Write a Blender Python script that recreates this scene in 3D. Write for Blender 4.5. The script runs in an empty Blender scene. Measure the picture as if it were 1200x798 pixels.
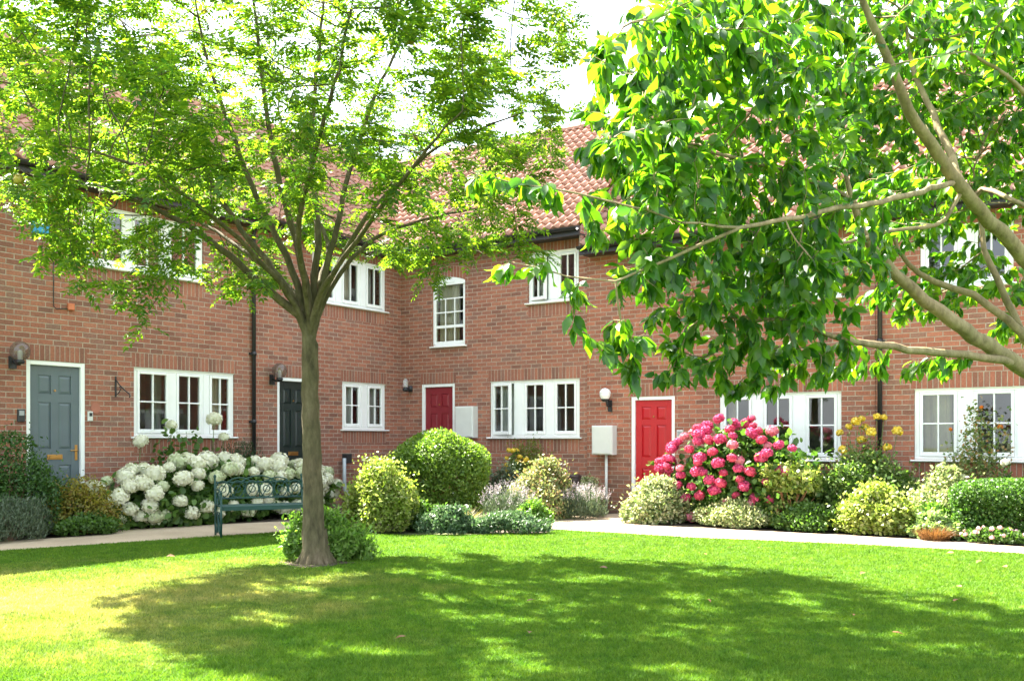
import bpy, math, random
import numpy as np
from mathutils import Vector, Matrix
R = math.radians
rng = np.random.default_rng(11)
random.seed(5)
SC = bpy.context.scene
COL = SC.collection
EYE = 1.25; F = 1166.0; HOR = 516.0
CX, CY = -2.241, 20.1                       # inner corner of the courtyard
E1 = np.array([.8246, -.5657]); E2 = np.array([-.5657, -.8246])   # along the far wall, along the left wall
ROT_M = math.atan2(-.5657, .8246); ROT_L = math.atan2(.8246, .5657)

# ---------------------------------------------------------------- measuring helpers
def P(px, py, d):
    return np.array([(px-600)/F*d, d, EYE+(HOR-py)*d/F])
def G(px, py):
    d = EYE*F/(py-HOR); return np.array([(px-600)/F*d, d])
def AB(a, b):
    return np.array([CX, CY]) + a*E1 + b*E2
def on_left(px, a):                          # b on the line a=const
    t = (px-600)/F; ox, oy = CX+.8246*a, CY-.5657*a
    return (ox - t*oy)/(.5657-.8246*t)
def on_mid(px, b):
    t = (px-600)/F; ox, oy = CX-.5657*b, CY-.8246*b
    return (t*oy-ox)/(.8246+.5657*t)

# ---------------------------------------------------------------- object helpers
def tag(o, label=None, cat=None, group=None, kind=None):
    if label: o['label'] = label
    if cat: o['category'] = cat
    if group: o['group'] = group
    if kind: o['kind'] = kind
    return o
def empty(name, loc=(0,0,0), rz=0, label=None, cat=None, group=None):
    o = bpy.data.objects.new(name, None); COL.objects.link(o)
    o.empty_display_size = .1
    o.location = loc; o.rotation_euler = (0,0,rz)
    return tag(o, label, cat, group)
def link(name, me, parent=None, mats=None):
    o = bpy.data.objects.new(name, me); COL.objects.link(o)
    if mats:
        for m in (mats if isinstance(mats, (list,tuple)) else [mats]): me.materials.append(m)
    if parent: o.parent = parent
    return o
def copy_tree(o, parent=None):
    c = o.copy(); COL.objects.link(c); c.parent = parent
    for ch in list(o.children): copy_tree(ch, c)
    return c

class MB:
    def __init__(s): s.v=[]; s.f=[]; s.m=[]; s.uv=[]; s.sm=[]
    def face(s, pts, m=0, uv=None, smooth=False):
        n=len(s.v); s.v += [tuple(p) for p in pts]; s.f.append(list(range(n,n+len(pts))))
        s.m.append(m); s.uv.append(uv or [(0,0)]*len(pts)); s.sm.append(smooth)
    def box(s, x0,x1,y0,y1,z0,z1, m=0):
        a=[(x0,y0,z0),(x1,y0,z0),(x1,y1,z0),(x0,y1,z0),(x0,y0,z1),(x1,y0,z1),(x1,y1,z1),(x0,y1,z1)]
        n=len(s.v); s.v+=a
        for q in ((0,3,2,1),(4,5,6,7),(0,1,5,4),(1,2,6,5),(2,3,7,6),(3,0,4,7)):
            s.f.append([n+i for i in q]); s.m.append(m); s.uv.append([(0,0)]*4); s.sm.append(False)
        return s
    def bbox(s, x0,x1,y0,y1,z0,z1, c=.006, m=0):
        """box whose front (-y) edges are chamfered"""
        n=len(s.v)
        s.v += [(x0,y0+c,z0),(x1,y0+c,z0),(x1,y0+c,z1),(x0,y0+c,z1),(x0+c,y0,z0+c),(x1-c,y0,z0+c),(x1-c,y0,z1-c),(x0+c,y0,z1-c),
                (x0,y1,z0),(x1,y1,z0),(x1,y1,z1),(x0,y1,z1)]
        for q in ((4,5,6,7),(0,1,5,4),(1,2,6,5),(2,3,7,6),(3,0,4,7),(8,9,1,0),(9,10,2,1),(10,11,3,2),(11,8,0,3),(8,11,10,9)):
            s.f.append([n+i for i in q]); s.m.append(m); s.uv.append([(0,0)]*4); s.sm.append(False)
        return s
    def tube(s, pts, rad, k=8, m=0, cap=True):
        pts=[Vector(p) for p in pts]
        if not isinstance(rad,(list,tuple)): rad=[rad]*len(pts)
        n=len(s.v); prev=None
        for i,p in enumerate(pts):
            t=(pts[min(i+1,len(pts)-1)]-pts[max(i-1,0)])
            t = t.normalized() if t.length>1e-9 else Vector((0,0,1))
            if prev is None: u=t.orthogonal().normalized()
            else:
                u=(prev-t*prev.dot(t)); u = u.normalized() if u.length>1e-6 else t.orthogonal().normalized()
            prev=u; w=t.cross(u)
            for j in range(k):
                a=2*math.pi*j/k; s.v.append(tuple(p+(u*math.cos(a)+w*math.sin(a))*rad[i]))
        for i in range(len(pts)-1):
            for j in range(k):
                s.f.append([n+i*k+j, n+i*k+(j+1)%k, n+(i+1)*k+(j+1)%k, n+(i+1)*k+j]); s.m.append(m); s.uv.append([(0,0)]*4); s.sm.append(True)
        if cap:
            s.f.append([n+j for j in range(k)][::-1]); s.m.append(m); s.uv.append([(0,0)]*k); s.sm.append(False)
            q=n+(len(pts)-1)*k
            s.f.append([q+j for j in range(k)]); s.m.append(m); s.uv.append([(0,0)]*k); s.sm.append(False)
        return s
    def lathe(s, c, prof, k=16, m=0):
        """prof: (radius, z) pairs about the vertical through c"""
        n=len(s.v)
        for r,z in prof:
            for j in range(k):
                a=2*math.pi*j/k; s.v.append((c[0]+r*math.cos(a), c[1]+r*math.sin(a), c[2]+z))
        for i in range(len(prof)-1):
            for j in range(k):
                s.f.append([n+i*k+j, n+i*k+(j+1)%k, n+(i+1)*k+(j+1)%k, n+(i+1)*k+j]); s.m.append(m); s.uv.append([(0,0)]*4); s.sm.append(True)
        return s
    def build(s, name, mats, parent=None, off=(0,0,0)):
        me=bpy.data.meshes.new(name)
        me.from_pydata([(x+off[0],y+off[1],z+off[2]) for x,y,z in s.v],[],s.f)
        me.polygons.foreach_set('material_index', s.m)
        me.polygons.foreach_set('use_smooth', s.sm)
        uvl=me.uv_layers.new(name='UVMap')
        uvl.data.foreach_set('uv', [c for f in s.uv for p in f for c in p])
        me.update()
        return link(name, me, parent, mats)

def np_mesh(name, V, faces_flat, sizes, smooth=False):
    me=bpy.data.meshes.new(name)
    V=np.asarray(V,dtype=np.float32)
    me.vertices.add(len(V)); me.vertices.foreach_set('co', V.ravel())
    ff=np.asarray(faces_flat,dtype=np.int32).ravel(); sz=np.asarray(sizes,dtype=np.int32)
    me.loops.add(len(ff)); me.loops.foreach_set('vertex_index', ff)
    st=np.zeros(len(sz),dtype=np.int32); st[1:]=np.cumsum(sz)[:-1]
    me.polygons.add(len(sz)); me.polygons.foreach_set('loop_start', st)
    if smooth: me.polygons.foreach_set('use_smooth', np.ones(len(sz),dtype=bool))
    me.update(calc_edges=True)
    return me

# ---------------------------------------------------------------- leaves
T_QUAD = (np.array([(0,0,0),(.45,.5,.07),(1,0,-.06),(.45,-.5,.07)]), [(0,1,2,3)])
T_LEAF = (np.array([(0,0,0),(.2,.36,.05),(.22,0,0),(.2,-.36,.05),(.52,.47,.05),(.55,0,-.02),(.52,-.47,.05),
                    (.8,.24,-.03),(.82,0,-.09),(.8,-.24,-.03),(1.04,0,-.2)]),
          [(0,2,1),(0,3,2),(1,2,5,4),(2,3,6,5),(4,5,8,7),(5,6,9,8),(7,8,10),(8,9,10)])
T_OVAL = (np.array([(0,0,0),(.3,.42,.06),(.7,.36,.03),(1,0,-.1),(.7,-.36,.03),(.3,-.42,.06),(.5,0,-.01)]),
          [(0,6,2,1),(6,3,2),(0,5,4,6),(6,4,3)])
def unit(a): return a/np.maximum(np.linalg.norm(a,axis=-1,keepdims=True),1e-9)
def leaves(Pp, D, N, L, W, T=T_QUAD):
    tv, tf = T
    D=unit(D); N=N-D*np.sum(N*D,axis=1,keepdims=True); N=unit(N); S=np.cross(N,D)
    n=len(Pp); L=np.broadcast_to(L,(n,)); W=np.broadcast_to(W,(n,))
    V=(Pp[:,None,:]+D[:,None,:]*(L[:,None]*tv[None,:,0])[...,None]+S[:,None,:]*(W[:,None]*tv[None,:,1])[...,None]
       +N[:,None,:]*(L[:,None]*tv[None,:,2])[...,None])
    flat=np.concatenate([np.array(f) for f in tf]); sizes=np.array([len(f) for f in tf])
    FF=(flat[None,:]+(np.arange(n)*len(tv))[:,None])
    return V.reshape(-1,3), FF.ravel(), np.tile(sizes,n)
def join(parts):
    V=[];Fl=[];S=[];o=0
    for v,f,s in parts: V.append(v);Fl.append(f+o);S.append(s);o+=len(v)
    return np.concatenate(V),np.concatenate(Fl),np.concatenate(S)
def rdir(n): return unit(rng.normal(size=(n,3)))

# ---------------------------------------------------------------- materials
def new_mat(name):
    m=bpy.data.materials.new(name); m.use_nodes=True; nt=m.node_tree
    return m, nt, nt.nodes['Principled BSDF'], nt.nodes['Material Output']
def ramp(nt, stops, interp='LINEAR'):
    r=nt.nodes.new('ShaderNodeValToRGB'); r.color_ramp.interpolation=interp; e=r.color_ramp.elements
    while len(e)<len(stops): e.new(.5)
    for el,(p,c) in zip(e,stops): el.position=p; el.color=(*c,1)
    return r
def noise(nt, scale, detail=4, vec=None, rough=.55):
    n=nt.nodes.new('ShaderNodeTexNoise'); n.inputs['Scale'].default_value=scale; n.inputs['Detail'].default_value=detail; n.inputs['Roughness'].default_value=rough
    if vec is not None: nt.links.new(vec, n.inputs['Vector'])
    return n
def mixc(nt, fac, a, b, mode='MIX'):
    m=nt.nodes.new('ShaderNodeMix'); m.data_type='RGBA'; m.blend_type=mode
    for inp,v in ((m.inputs[0],fac),(m.inputs[6],a),(m.inputs[7],b)):
        if hasattr(v,'is_linked'): nt.links.new(v,inp)
        elif isinstance(v,(int,float)): inp.default_value=v
        else: inp.default_value=(*v,1)
    return m.outputs[2]
def objco(nt):
    t=nt.nodes.new('ShaderNodeTexCoord'); return t.outputs['Object']
def simple(name, c, rough=.5, metal=0, spec=.5, var=.12, scale=6, bump=0):
    m,nt,b,o=new_mat(name)
    n=noise(nt,scale,5,objco(nt))
    lo=tuple(x*(1-var) for x in c); hi=tuple(min(1,x*(1+var)) for x in c)
    r=ramp(nt,[(.3,lo),(.7,hi)]); nt.links.new(n.outputs['Fac'],r.inputs[0]); nt.links.new(r.outputs[0],b.inputs['Base Color'])
    b.inputs['Roughness'].default_value=rough; b.inputs['Metallic'].default_value=metal; b.inputs['Specular IOR Level'].default_value=spec
    if bump:
        n2=noise(nt,scale*8,4,objco(nt)); bp=nt.nodes.new('ShaderNodeBump'); bp.inputs['Strength'].default_value=bump; bp.inputs['Distance'].default_value=.01
        nt.links.new(n2.outputs['Fac'],bp.inputs['Height']); nt.links.new(bp.outputs[0],b.inputs['Normal'])
    return m
def leaf_mat(name, cols, trans, tfac=.4, rough=.45, spec=.4):
    """cols: list of base colours spread at random over the leaves; trans: light coming through"""
    m,nt,b,o=new_mat(name)
    g=nt.nodes.new('ShaderNodeNewGeometry')
    r=ramp(nt,[(i/max(1,len(cols)-1),c) for i,c in enumerate(cols)])
    nt.links.new(g.outputs['Random Per Island'],r.inputs[0])
    nt.links.new(r.outputs[0],b.inputs['Base Color'])
    b.inputs['Roughness'].default_value=rough; b.inputs['Specular IOR Level'].default_value=spec
    tr=nt.nodes.new('ShaderNodeBsdfTranslucent')
    tc=mixc(nt,1.0,r.outputs[0],trans,'MULTIPLY')
    nt.links.new(tc,tr.inputs['Color'])
    mx=nt.nodes.new('ShaderNodeMixShader'); mx.inputs[0].default_value=tfac
    nt.links.new(b.outputs[0],mx.inputs[1]); nt.links.new(tr.outputs[0],mx.inputs[2]); nt.links.new(mx.outputs[0],o.inputs['Surface'])
    return m
def brick_mat(name, offset, tint=(1,1,1)):
    m,nt,b,o=new_mat(name); L=nt.links
    uv=nt.nodes.new('ShaderNodeTexCoord').outputs['UV']
    nd=noise(nt,3,2,uv); 
    vm=nt.nodes.new('ShaderNodeVectorMath'); vm.operation='MULTIPLY_ADD'; vm.inputs[1].default_value=(.006,.006,0)
    L.new(nd.outputs['Color'],vm.inputs[0]); L.new(uv,vm.inputs[2])
    br=nt.nodes.new('ShaderNodeTexBrick'); br.offset=offset; br.offset_frequency=2
    i=br.inputs; i['Color1'].default_value=(0,0,0,1); i['Color2'].default_value=(1,1,1,1); i['Mortar'].default_value=(.5,.5,.5,1)
    i['Scale'].default_value=1; i['Mortar Size'].default_value=.0068; i['Mortar Smooth'].default_value=.25; i['Brick Width'].default_value=.225; i['Row Height'].default_value=.075
    L.new(vm.outputs[0],i['Vector'])
    t=lambda c: tuple(x*y for x,y in zip(c,tint))
    r=ramp(nt,[(0,t((.21,.105,.082))),(.12,t((.28,.122,.088))),(.4,t((.345,.137,.094))),(.62,t((.39,.165,.112))),(.82,t((.30,.135,.102))),(1,t((.25,.14,.112)))])
    L.new(br.outputs['Color'],r.inputs[0])
    n1=noise(nt,38,6,uv); rr=ramp(nt,[(.3,(.78,.78,.78)),(.7,(1.18,1.16,1.12))]); L.new(n1.outputs['Fac'],rr.inputs[0])
    c=mixc(nt,1.0,r.outputs[0],rr.outputs[0],'MULTIPLY')
    n2=noise(nt,.7,4,uv); r2=ramp(nt,[(.35,(.88,.86,.84)),(.65,(1.06,1.05,1.04))]); L.new(n2.outputs['Fac'],r2.inputs[0])
    c=mixc(nt,1.0,c,r2.outputs[0],'MULTIPLY')
    n3=noise(nt,9,5,uv); rm=ramp(nt,[(.35,(.28,.215,.165)),(.7,(.44,.365,.29))]); L.new(n3.outputs['Fac'],rm.inputs[0])
    c=mixc(nt,br.outputs['Fac'],c,rm.outputs[0])
    ob=nt.nodes.new('ShaderNodeSeparateXYZ'); L.new(objco(nt),ob.inputs[0])
    n4=noise(nt,2.1,6,objco(nt),.65); ms=nt.nodes.new('ShaderNodeMath'); ms.operation='MULTIPLY_ADD'; ms.inputs[1].default_value=-1.1; ms.inputs[2].default_value=1.05
    L.new(ob.outputs['Z'],ms.inputs[0]); mm=nt.nodes.new('ShaderNodeMath'); mm.operation='MULTIPLY'; mm.use_clamp=True; L.new(ms.outputs[0],mm.inputs[0]); L.new(n4.outputs['Fac'],mm.inputs[1])
    c=mixc(nt,mm.outputs[0],c,(.13,.10,.07))
    n5=noise(nt,1.2,7,objco(nt),.7); r5=ramp(nt,[(.60,(0,0,0)),(.82,(.35,.35,.35))]); L.new(n5.outputs['Fac'],r5.inputs[0])
    c=mixc(nt,r5.outputs[0],c,(.46,.38,.32))
    L.new(c,b.inputs['Base Color']); b.inputs['Roughness'].default_value=.85; b.inputs['Specular IOR Level'].default_value=.25
    inv=nt.nodes.new('ShaderNodeMath'); inv.operation='MULTIPLY_ADD'; inv.inputs[1].default_value=-1; L.new(br.outputs['Fac'],inv.inputs[0])
    sc=nt.nodes.new('ShaderNodeMath'); sc.operation='MULTIPLY'; sc.inputs[1].default_value=.35; L.new(n1.outputs['Fac'],sc.inputs[0]); L.new(sc.outputs[0],inv.inputs[2])
    bp=nt.nodes.new('ShaderNodeBump'); bp.inputs['Strength'].default_value=.7; bp.inputs['Distance'].default_value=.008
    L.new(inv.outputs[0],bp.inputs['Height']); L.new(bp.outputs[0],b.inputs['Normal'])
    return m
def tile_mat():
    m,nt,b,o=new_mat('clay_pantile'); L=nt.links
    uv=nt.nodes.new('ShaderNodeTexCoord').outputs['UV']
    fl=nt.nodes.new('ShaderNodeVectorMath'); fl.operation='FLOOR'; L.new(uv,fl.inputs[0])
    wn=nt.nodes.new('ShaderNodeTexWhiteNoise'); wn.noise_dimensions='2D'; L.new(fl.outputs[0],wn.inputs['Vector'])
    r=ramp(nt,[(0,(.27,.135,.09)),(.4,(.36,.175,.115)),(.75,(.42,.215,.145)),(1,(.31,.165,.125))]); L.new(wn.outputs['Value'],r.inputs[0])
    n=noise(nt,3,6,uv); rr=ramp(nt,[(.3,(.72,.74,.74)),(.7,(1.12,1.1,1.08))]); L.new(n.outputs['Fac'],rr.inputs[0])
    c=mixc(nt,1.0,r.outputs[0],rr.outputs[0],'MULTIPLY'); L.new(c,b.inputs['Base Color']); b.inputs['Roughness'].default_value=.8
    return m
def pane_mat():
    m,nt,b,o=new_mat('window_glass'); nt.nodes.remove(b)
    fr=nt.nodes.new('ShaderNodeFresnel'); fr.inputs['IOR'].default_value=1.52
    mu=nt.nodes.new('ShaderNodeMath'); mu.operation='MULTIPLY'; mu.inputs[1].default_value=2.3; mu.use_clamp=True; nt.links.new(fr.outputs[0],mu.inputs[0])
    tr=nt.nodes.new('ShaderNodeBsdfTransparent'); tr.inputs['Color'].default_value=(.86,.9,.88,1)
    gl=nt.nodes.new('ShaderNodeBsdfGlossy'); gl.inputs['Roughness'].default_value=.01
    nz=noise(nt,1.3,1,objco(nt)); bp=nt.nodes.new('ShaderNodeBump'); bp.inputs['Strength'].default_value=.05; bp.inputs['Distance'].default_value=.05
    nt.links.new(nz.outputs['Fac'],bp.inputs['Height']); nt.links.new(bp.outputs[0],gl.inputs['Normal'])
    mx=nt.nodes.new('ShaderNodeMixShader'); nt.links.new(mu.outputs[0],mx.inputs[0]); nt.links.new(tr.outputs[0],mx.inputs[1]); nt.links.new(gl.outputs[0],mx.inputs[2])
    nt.links.new(mx.outputs[0],o.inputs['Surface']); return m
def bark_mat(name, c1, c2, c3, sc=9):
    m,nt,b,o=new_mat(name); L=nt.links
    co=objco(nt); mp=nt.nodes.new('ShaderNodeMapping'); mp.inputs['Scale'].default_value=(1,1,.35); L.new(co,mp.inputs[0])
    n=noise(nt,sc,8,mp.outputs[0],.65); r=ramp(nt,[(.25,c1),(.5,c2),(.78,c3)]); L.new(n.outputs['Fac'],r.inputs[0])
    n2=noise(nt,2.3,3,co); r2=ramp(nt,[(.4,(.9,.95,.82)),(.65,(1.08,1.02,1))]); L.new(n2.outputs['Fac'],r2.inputs[0])
    L.new(mixc(nt,1.0,r.outputs[0],r2.outputs[0],'MULTIPLY'),b.inputs['Base Color']); b.inputs['Roughness'].default_value=.85; b.inputs['Specular IOR Level'].default_value=.2
    n3=noise(nt,sc*4,6,mp.outputs[0]); bp=nt.nodes.new('ShaderNodeBump'); bp.inputs['Strength'].default_value=.6; bp.inputs['Distance'].default_value=.012
    L.new(n3.outputs['Fac'],bp.inputs['Height']); L.new(bp.outputs[0],b.inputs['Normal'])
    return m

BRICK=brick_mat('red_brick',.5,(.92,.89,.87)); SOLD=brick_mat('soldier_brick',0.0,(.92,.89,.87))
BRICK2=brick_mat('orange_red_brick',.5,(1.0,.91,.86)); SOLD2=brick_mat('orange_soldier_brick',0.0,(1.0,.91,.86))
TILE=tile_mat(); GLASS=pane_mat()
WHITE=simple('white_window_paint',(.80,.80,.79),.4,var=.03)
BLACK=simple('black_gutter_plastic',(.018,.018,.02),.45)
IRON=simple('black_ironwork',(.02,.021,.023),.5)
GREYDOOR=simple('slate_grey_door_paint',(.095,.125,.14),.42,var=.05)
BLACKDOOR=simple('dark_green_door_paint',(.012,.022,.02),.3,var=.05)
DULLRED=simple('dull_red_door_paint',(.21,.012,.020),.45,var=.06)
REDDOOR=simple('bright_red_door_paint',(.43,.006,.012),.4,var=.05)
BRASS=simple('brass',(.45,.25,.08),.35,1)
ROOM=simple('room_plaster',(.42,.39,.35),.9,var=.2,scale=1)
CURT=simple('cream_curtain',(.62,.56,.43),.9,var=.08)
CURT2=simple('grey_net_curtain',(.55,.58,.55),.9,var=.08)
CURT3=simple('orange_curtain',(.72,.20,.05),.9,var=.1)
PLASTIC=simple('grey_white_cabinet',(.60,.60,.57),.55,var=.04)
SOIL=simple('dark_soil',(.07,.048,.032),.95,var=.4,scale=14,bump=1)
STEM=simple('shrub_stem',(.14,.085,.05),.85,var=.3)
GSTEM=simple('green_stem',(.09,.14,.04),.7,var=.2)
BENCH=simple('dark_green_bench_paint',(.007,.048,.04),.55,var=.15)

# ---------------------------------------------------------------- ground sheets
def sheet(name, pts, z, mat):
    me=bpy.data.meshes.new(name); me.from_pydata([(x,y,z) for x,y in pts],[],[list(range(len(pts)))]); me.update()
    return tag(link(name,me,None,mat),kind='structure')
m,nt,b,o=new_mat('rough_ground'); n=noise(nt,.5,6,objco(nt)); r=ramp(nt,[(.35,(.07,.10,.025)),(.65,(.11,.13,.045))]); nt.links.new(n.outputs['Fac'],r.inputs[0]); nt.links.new(r.outputs[0],b.inputs['Base Color']); b.inputs['Roughness'].default_value=.95
sheet('ground',[(-300,-300),(300,-300),(300,300),(-300,300)],-.03,m)
bed=[AB(a,b) for a,b in ((0.0,16),(0.0,0.0),(16,0.0),(16,2.6),(3.2,4.6),(2.4,5.2),(2.6,16))]
sheet('flower_bed',[tuple(p) for p in bed],-.012,SOIL)
m,nt,b,o=new_mat('pale_gravel_path'); co=objco(nt)
n=noise(nt,90,6,co,.7); r=ramp(nt,[(.3,(.29,.22,.145)),(.5,(.42,.33,.23)),(.75,(.50,.41,.30))]); nt.links.new(n.outputs['Fac'],r.inputs[0])
n2=noise(nt,1.4,5,co); r2=ramp(nt,[(.35,(.84,.82,.8)),(.65,(1.05,1.04,1.03))]); nt.links.new(n2.outputs['Fac'],r2.inputs[0])
nt.links.new(mixc(nt,1.0,r.outputs[0],r2.outputs[0],'MULTIPLY'),b.inputs['Base Color']); b.inputs['Roughness'].default_value=.9
bp=nt.nodes.new('ShaderNodeBump'); bp.inputs['Strength'].default_value=.5; bp.inputs['Distance'].default_value=.006; nt.links.new(n.outputs['Fac'],bp.inputs['Height']); nt.links.new(bp.outputs[0],b.inputs['Normal'])
PATH=m
near_l=[(-420,690),(-200,666),(0,645),(120,637),(250,628.5),(330,623),(400,622),(440,621)]
far_l=[(470,609),(400,609.5),(330,610.5),(250,614),(172,618.5),(160,609),(128,610),(131,625),(60,630),(0,634),(-200,652),(-420,670)]
sheet('path_west',[tuple(G(*p)) for p in near_l+far_l],-.004,PATH)
near_r=[(600,621),(655,620.5),(720,624),(800,629),(900,633),(1000,637.5),(1100,642.5),(1200,648.5),(1400,660),(1700,678)]
far_r=[(1700,665),(1400,650),(1200,640),(1110,633.5),(1000,627),(900,622),(800,617),(745,613),(770,604),(730,601),(690,603),(645,605),(560,605),(560,612)]
sheet('path_east',[tuple(G(*p)) for p in near_r+far_r],-.0045,PATH)
lawn_px=[(-420,690),(-200,666),(0,645),(60,641),(120,637),(250,628.5),(330,623),(400,625),(480,627),(560,626),(640,624),(655,620.5),(720,624),(800,629),(900,633),(1000,637.5),(1100,642.5),(1200,648.5),(1400,660),(1700,678)]
LAWN=[tuple(G(*p)) for p in lawn_px]
dense=[]
for (x0,y0),(x1,y1) in zip(LAWN[:-1],LAWN[1:]):
    k=max(1,int(math.hypot(x1-x0,y1-y0)/.12))
    for i in range(k):
        t=i/k; dense.append((x0+(x1-x0)*t+random.uniform(-.012,.012),y0+(y1-y0)*t+random.uniform(-.018,.018)))
lawn_poly=dense+[LAWN[-1],(12,-9),(-12,-9)]
def grass_color(nt):
    """greens with a dried straw-coloured patch on the left of the lawn (seen from the garden side)"""
    co=nt.nodes.new('ShaderNodeNewGeometry').outputs['Position']; L=nt.links
    sp=nt.nodes.new('ShaderNodeSeparateXYZ'); L.new(co,sp.inputs[0])
    n=noise(nt,1.1,6,co,.6); n2=noise(nt,9,5,co,.65)
    g=ramp(nt,[(.3,(.060,.148,.010)),(.5,(.098,.195,.014)),(.72,(.150,.24,.026))]); L.new(n2.outputs['Fac'],g.inputs[0])
    # distance from the middle of the dry patch
    v=nt.nodes.new('ShaderNodeVectorMath'); v.operation='SUBTRACT'; v.inputs[1].default_value=(-3.4,7.9,0); L.new(co,v.inputs[0])
    s=nt.nodes.new('ShaderNodeVectorMath'); s.operation='MULTIPLY'; s.inputs[1].default_value=(.27,.27,0); L.new(v.outputs[0],s.inputs[0])
    ln=nt.nodes.new('ShaderNodeVectorMath'); ln.operation='LENGTH'; L.new(s.outputs[0],ln.inputs[0])
    ad=nt.nodes.new('ShaderNodeMath'); ad.operation='MULTIPLY_ADD'; ad.inputs[1].default_value=1.5; L.new(n.outputs['Fac'],ad.inputs[0]); 
    ng=nt.nodes.new('ShaderNodeMath'); ng.operation='MULTIPLY'; ng.inputs[1].default_value=-1; L.new(ln.outputs['Value'],ng.inputs[0]); L.new(ng.outputs[0],ad.inputs[2])
    f=ramp(nt,[(.0,(0,0,0)),(.75,(.9,.9,.9))]); L.new(ad.outputs[0],f.inputs[0])
    dry=ramp(nt,[(.3,(.21,.235,.05)),(.62,(.42,.35,.14))]); L.new(n2.outputs['Fac'],dry.inputs[0])
    c=mixc(nt,f.outputs[0],g.outputs[0],dry.outputs[0])
    n6=noise(nt,2.6,7,co,.7); r6=ramp(nt,[(.33,(.66,.80,.7)),(.5,(1,1,1)),(.68,(1.22,1.1,1.05))]); L.new(n6.outputs['Fac'],r6.inputs[0])
    c=mixc(nt,1.0,c,r6.outputs[0],'MULTIPLY')
    return c
m,nt,b,o=new_mat('lawn_turf'); c=grass_color(nt); nt.links.new(mixc(nt,1.0,c,(.42,.5,.4),'MULTIPLY'),b.inputs['Base Color']); b.inputs['Roughness'].default_value=.95; b.inputs['Specular IOR Level'].default_value=.1
sheet('lawn',lawn_poly,0,m)
# grass blades
sheet('bare_soil',[(-2.0+(.34+.07*math.sin(a*3)+.05*math.sin(a*7+1))*math.cos(a),10.12+(.30+.06*math.sin(a*4+2))*math.sin(a)) for a in np.linspace(0,6.2,40)],.004,SOIL)
def in_poly(x,y,poly):
    c=np.zeros(len(x),bool); n=len(poly)
    for i in range(n):
        x0,y0=poly[i]; x1,y1=poly[(i+1)%n]
        if y0==y1: continue
        cr=((y0>y)!=(y1>y))&(x<(x1-x0)*(y-y0)/(y1-y0)+x0); c^=cr
    return c
coarse=LAWN+[(12,-9),(-12,-9)]
def make_grass(total):
    y=4.3+10.5*rng.random(total*2)**1.25
    x=(rng.random(total*2)-.5)*(1.16*y+.8)
    k=in_poly(x,y,coarse)&((np.hypot(x+2.0,(y-10.1)*1.1)>.33)|(rng.random(len(x))<.25)); x=x[k][:total]; y=y[k][:total]; n=len(x)
    p=np.stack([x,y,np.zeros(n)],1)
    ang=rng.random(n)*2*np.pi; h=.011+.014*rng.random(n); 
    lump=.75+.5*(np.sin(x*3.1+np.sin(y*2.3)*2)*np.sin(y*2.7+1)*.5+.5); h=h*lump
    w=.0017+.0013*rng.random(n); w=w*(1+.06*y)
    s=np.stack([np.cos(ang),np.sin(ang),np.zeros(n)],1)
    lean=rng.normal(size=(n,3))*.55*h[:,None]; lean[:,2]=0
    V=np.stack([p-s*w[:,None],p+s*w[:,None],p+lean+np.array([0,0,1.])*h[:,None]],1)
    return np_mesh('grass',V.reshape(-1,3),np.arange(3*n),np.full(n,3))
m,nt,b,o=new_mat('grass_blades'); c=grass_color(nt); L=nt.links
g=nt.nodes.new('ShaderNodeNewGeometry'); rr=ramp(nt,[(0,(.7,.75,.65)),(1,(1.3,1.25,1.2))]); L.new(g.outputs['Random Per Island'],rr.inputs[0])
c=mixc(nt,1.0,c,rr.outputs[0],'MULTIPLY'); L.new(c,b.inputs['Base Color']); b.inputs['Roughness'].default_value=.6; b.inputs['Specular IOR Level'].default_value=.25
tr=nt.nodes.new('ShaderNodeBsdfTranslucent'); L.new(mixc(nt,1.0,c,(1.15,1.15,.75),'MULTIPLY'),tr.inputs['Color'])
mx=nt.nodes.new('ShaderNodeMixShader'); mx.inputs[0].default_value=.45; L.new(b.outputs[0],mx.inputs[1]); L.new(tr.outputs[0],mx.inputs[2]); L.new(mx.outputs[0],o.inputs['Surface'])
tag(link('grass',make_grass(600000),None,m),'short mown lawn grass, straw coloured on the left','grass',kind='stuff')

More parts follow.
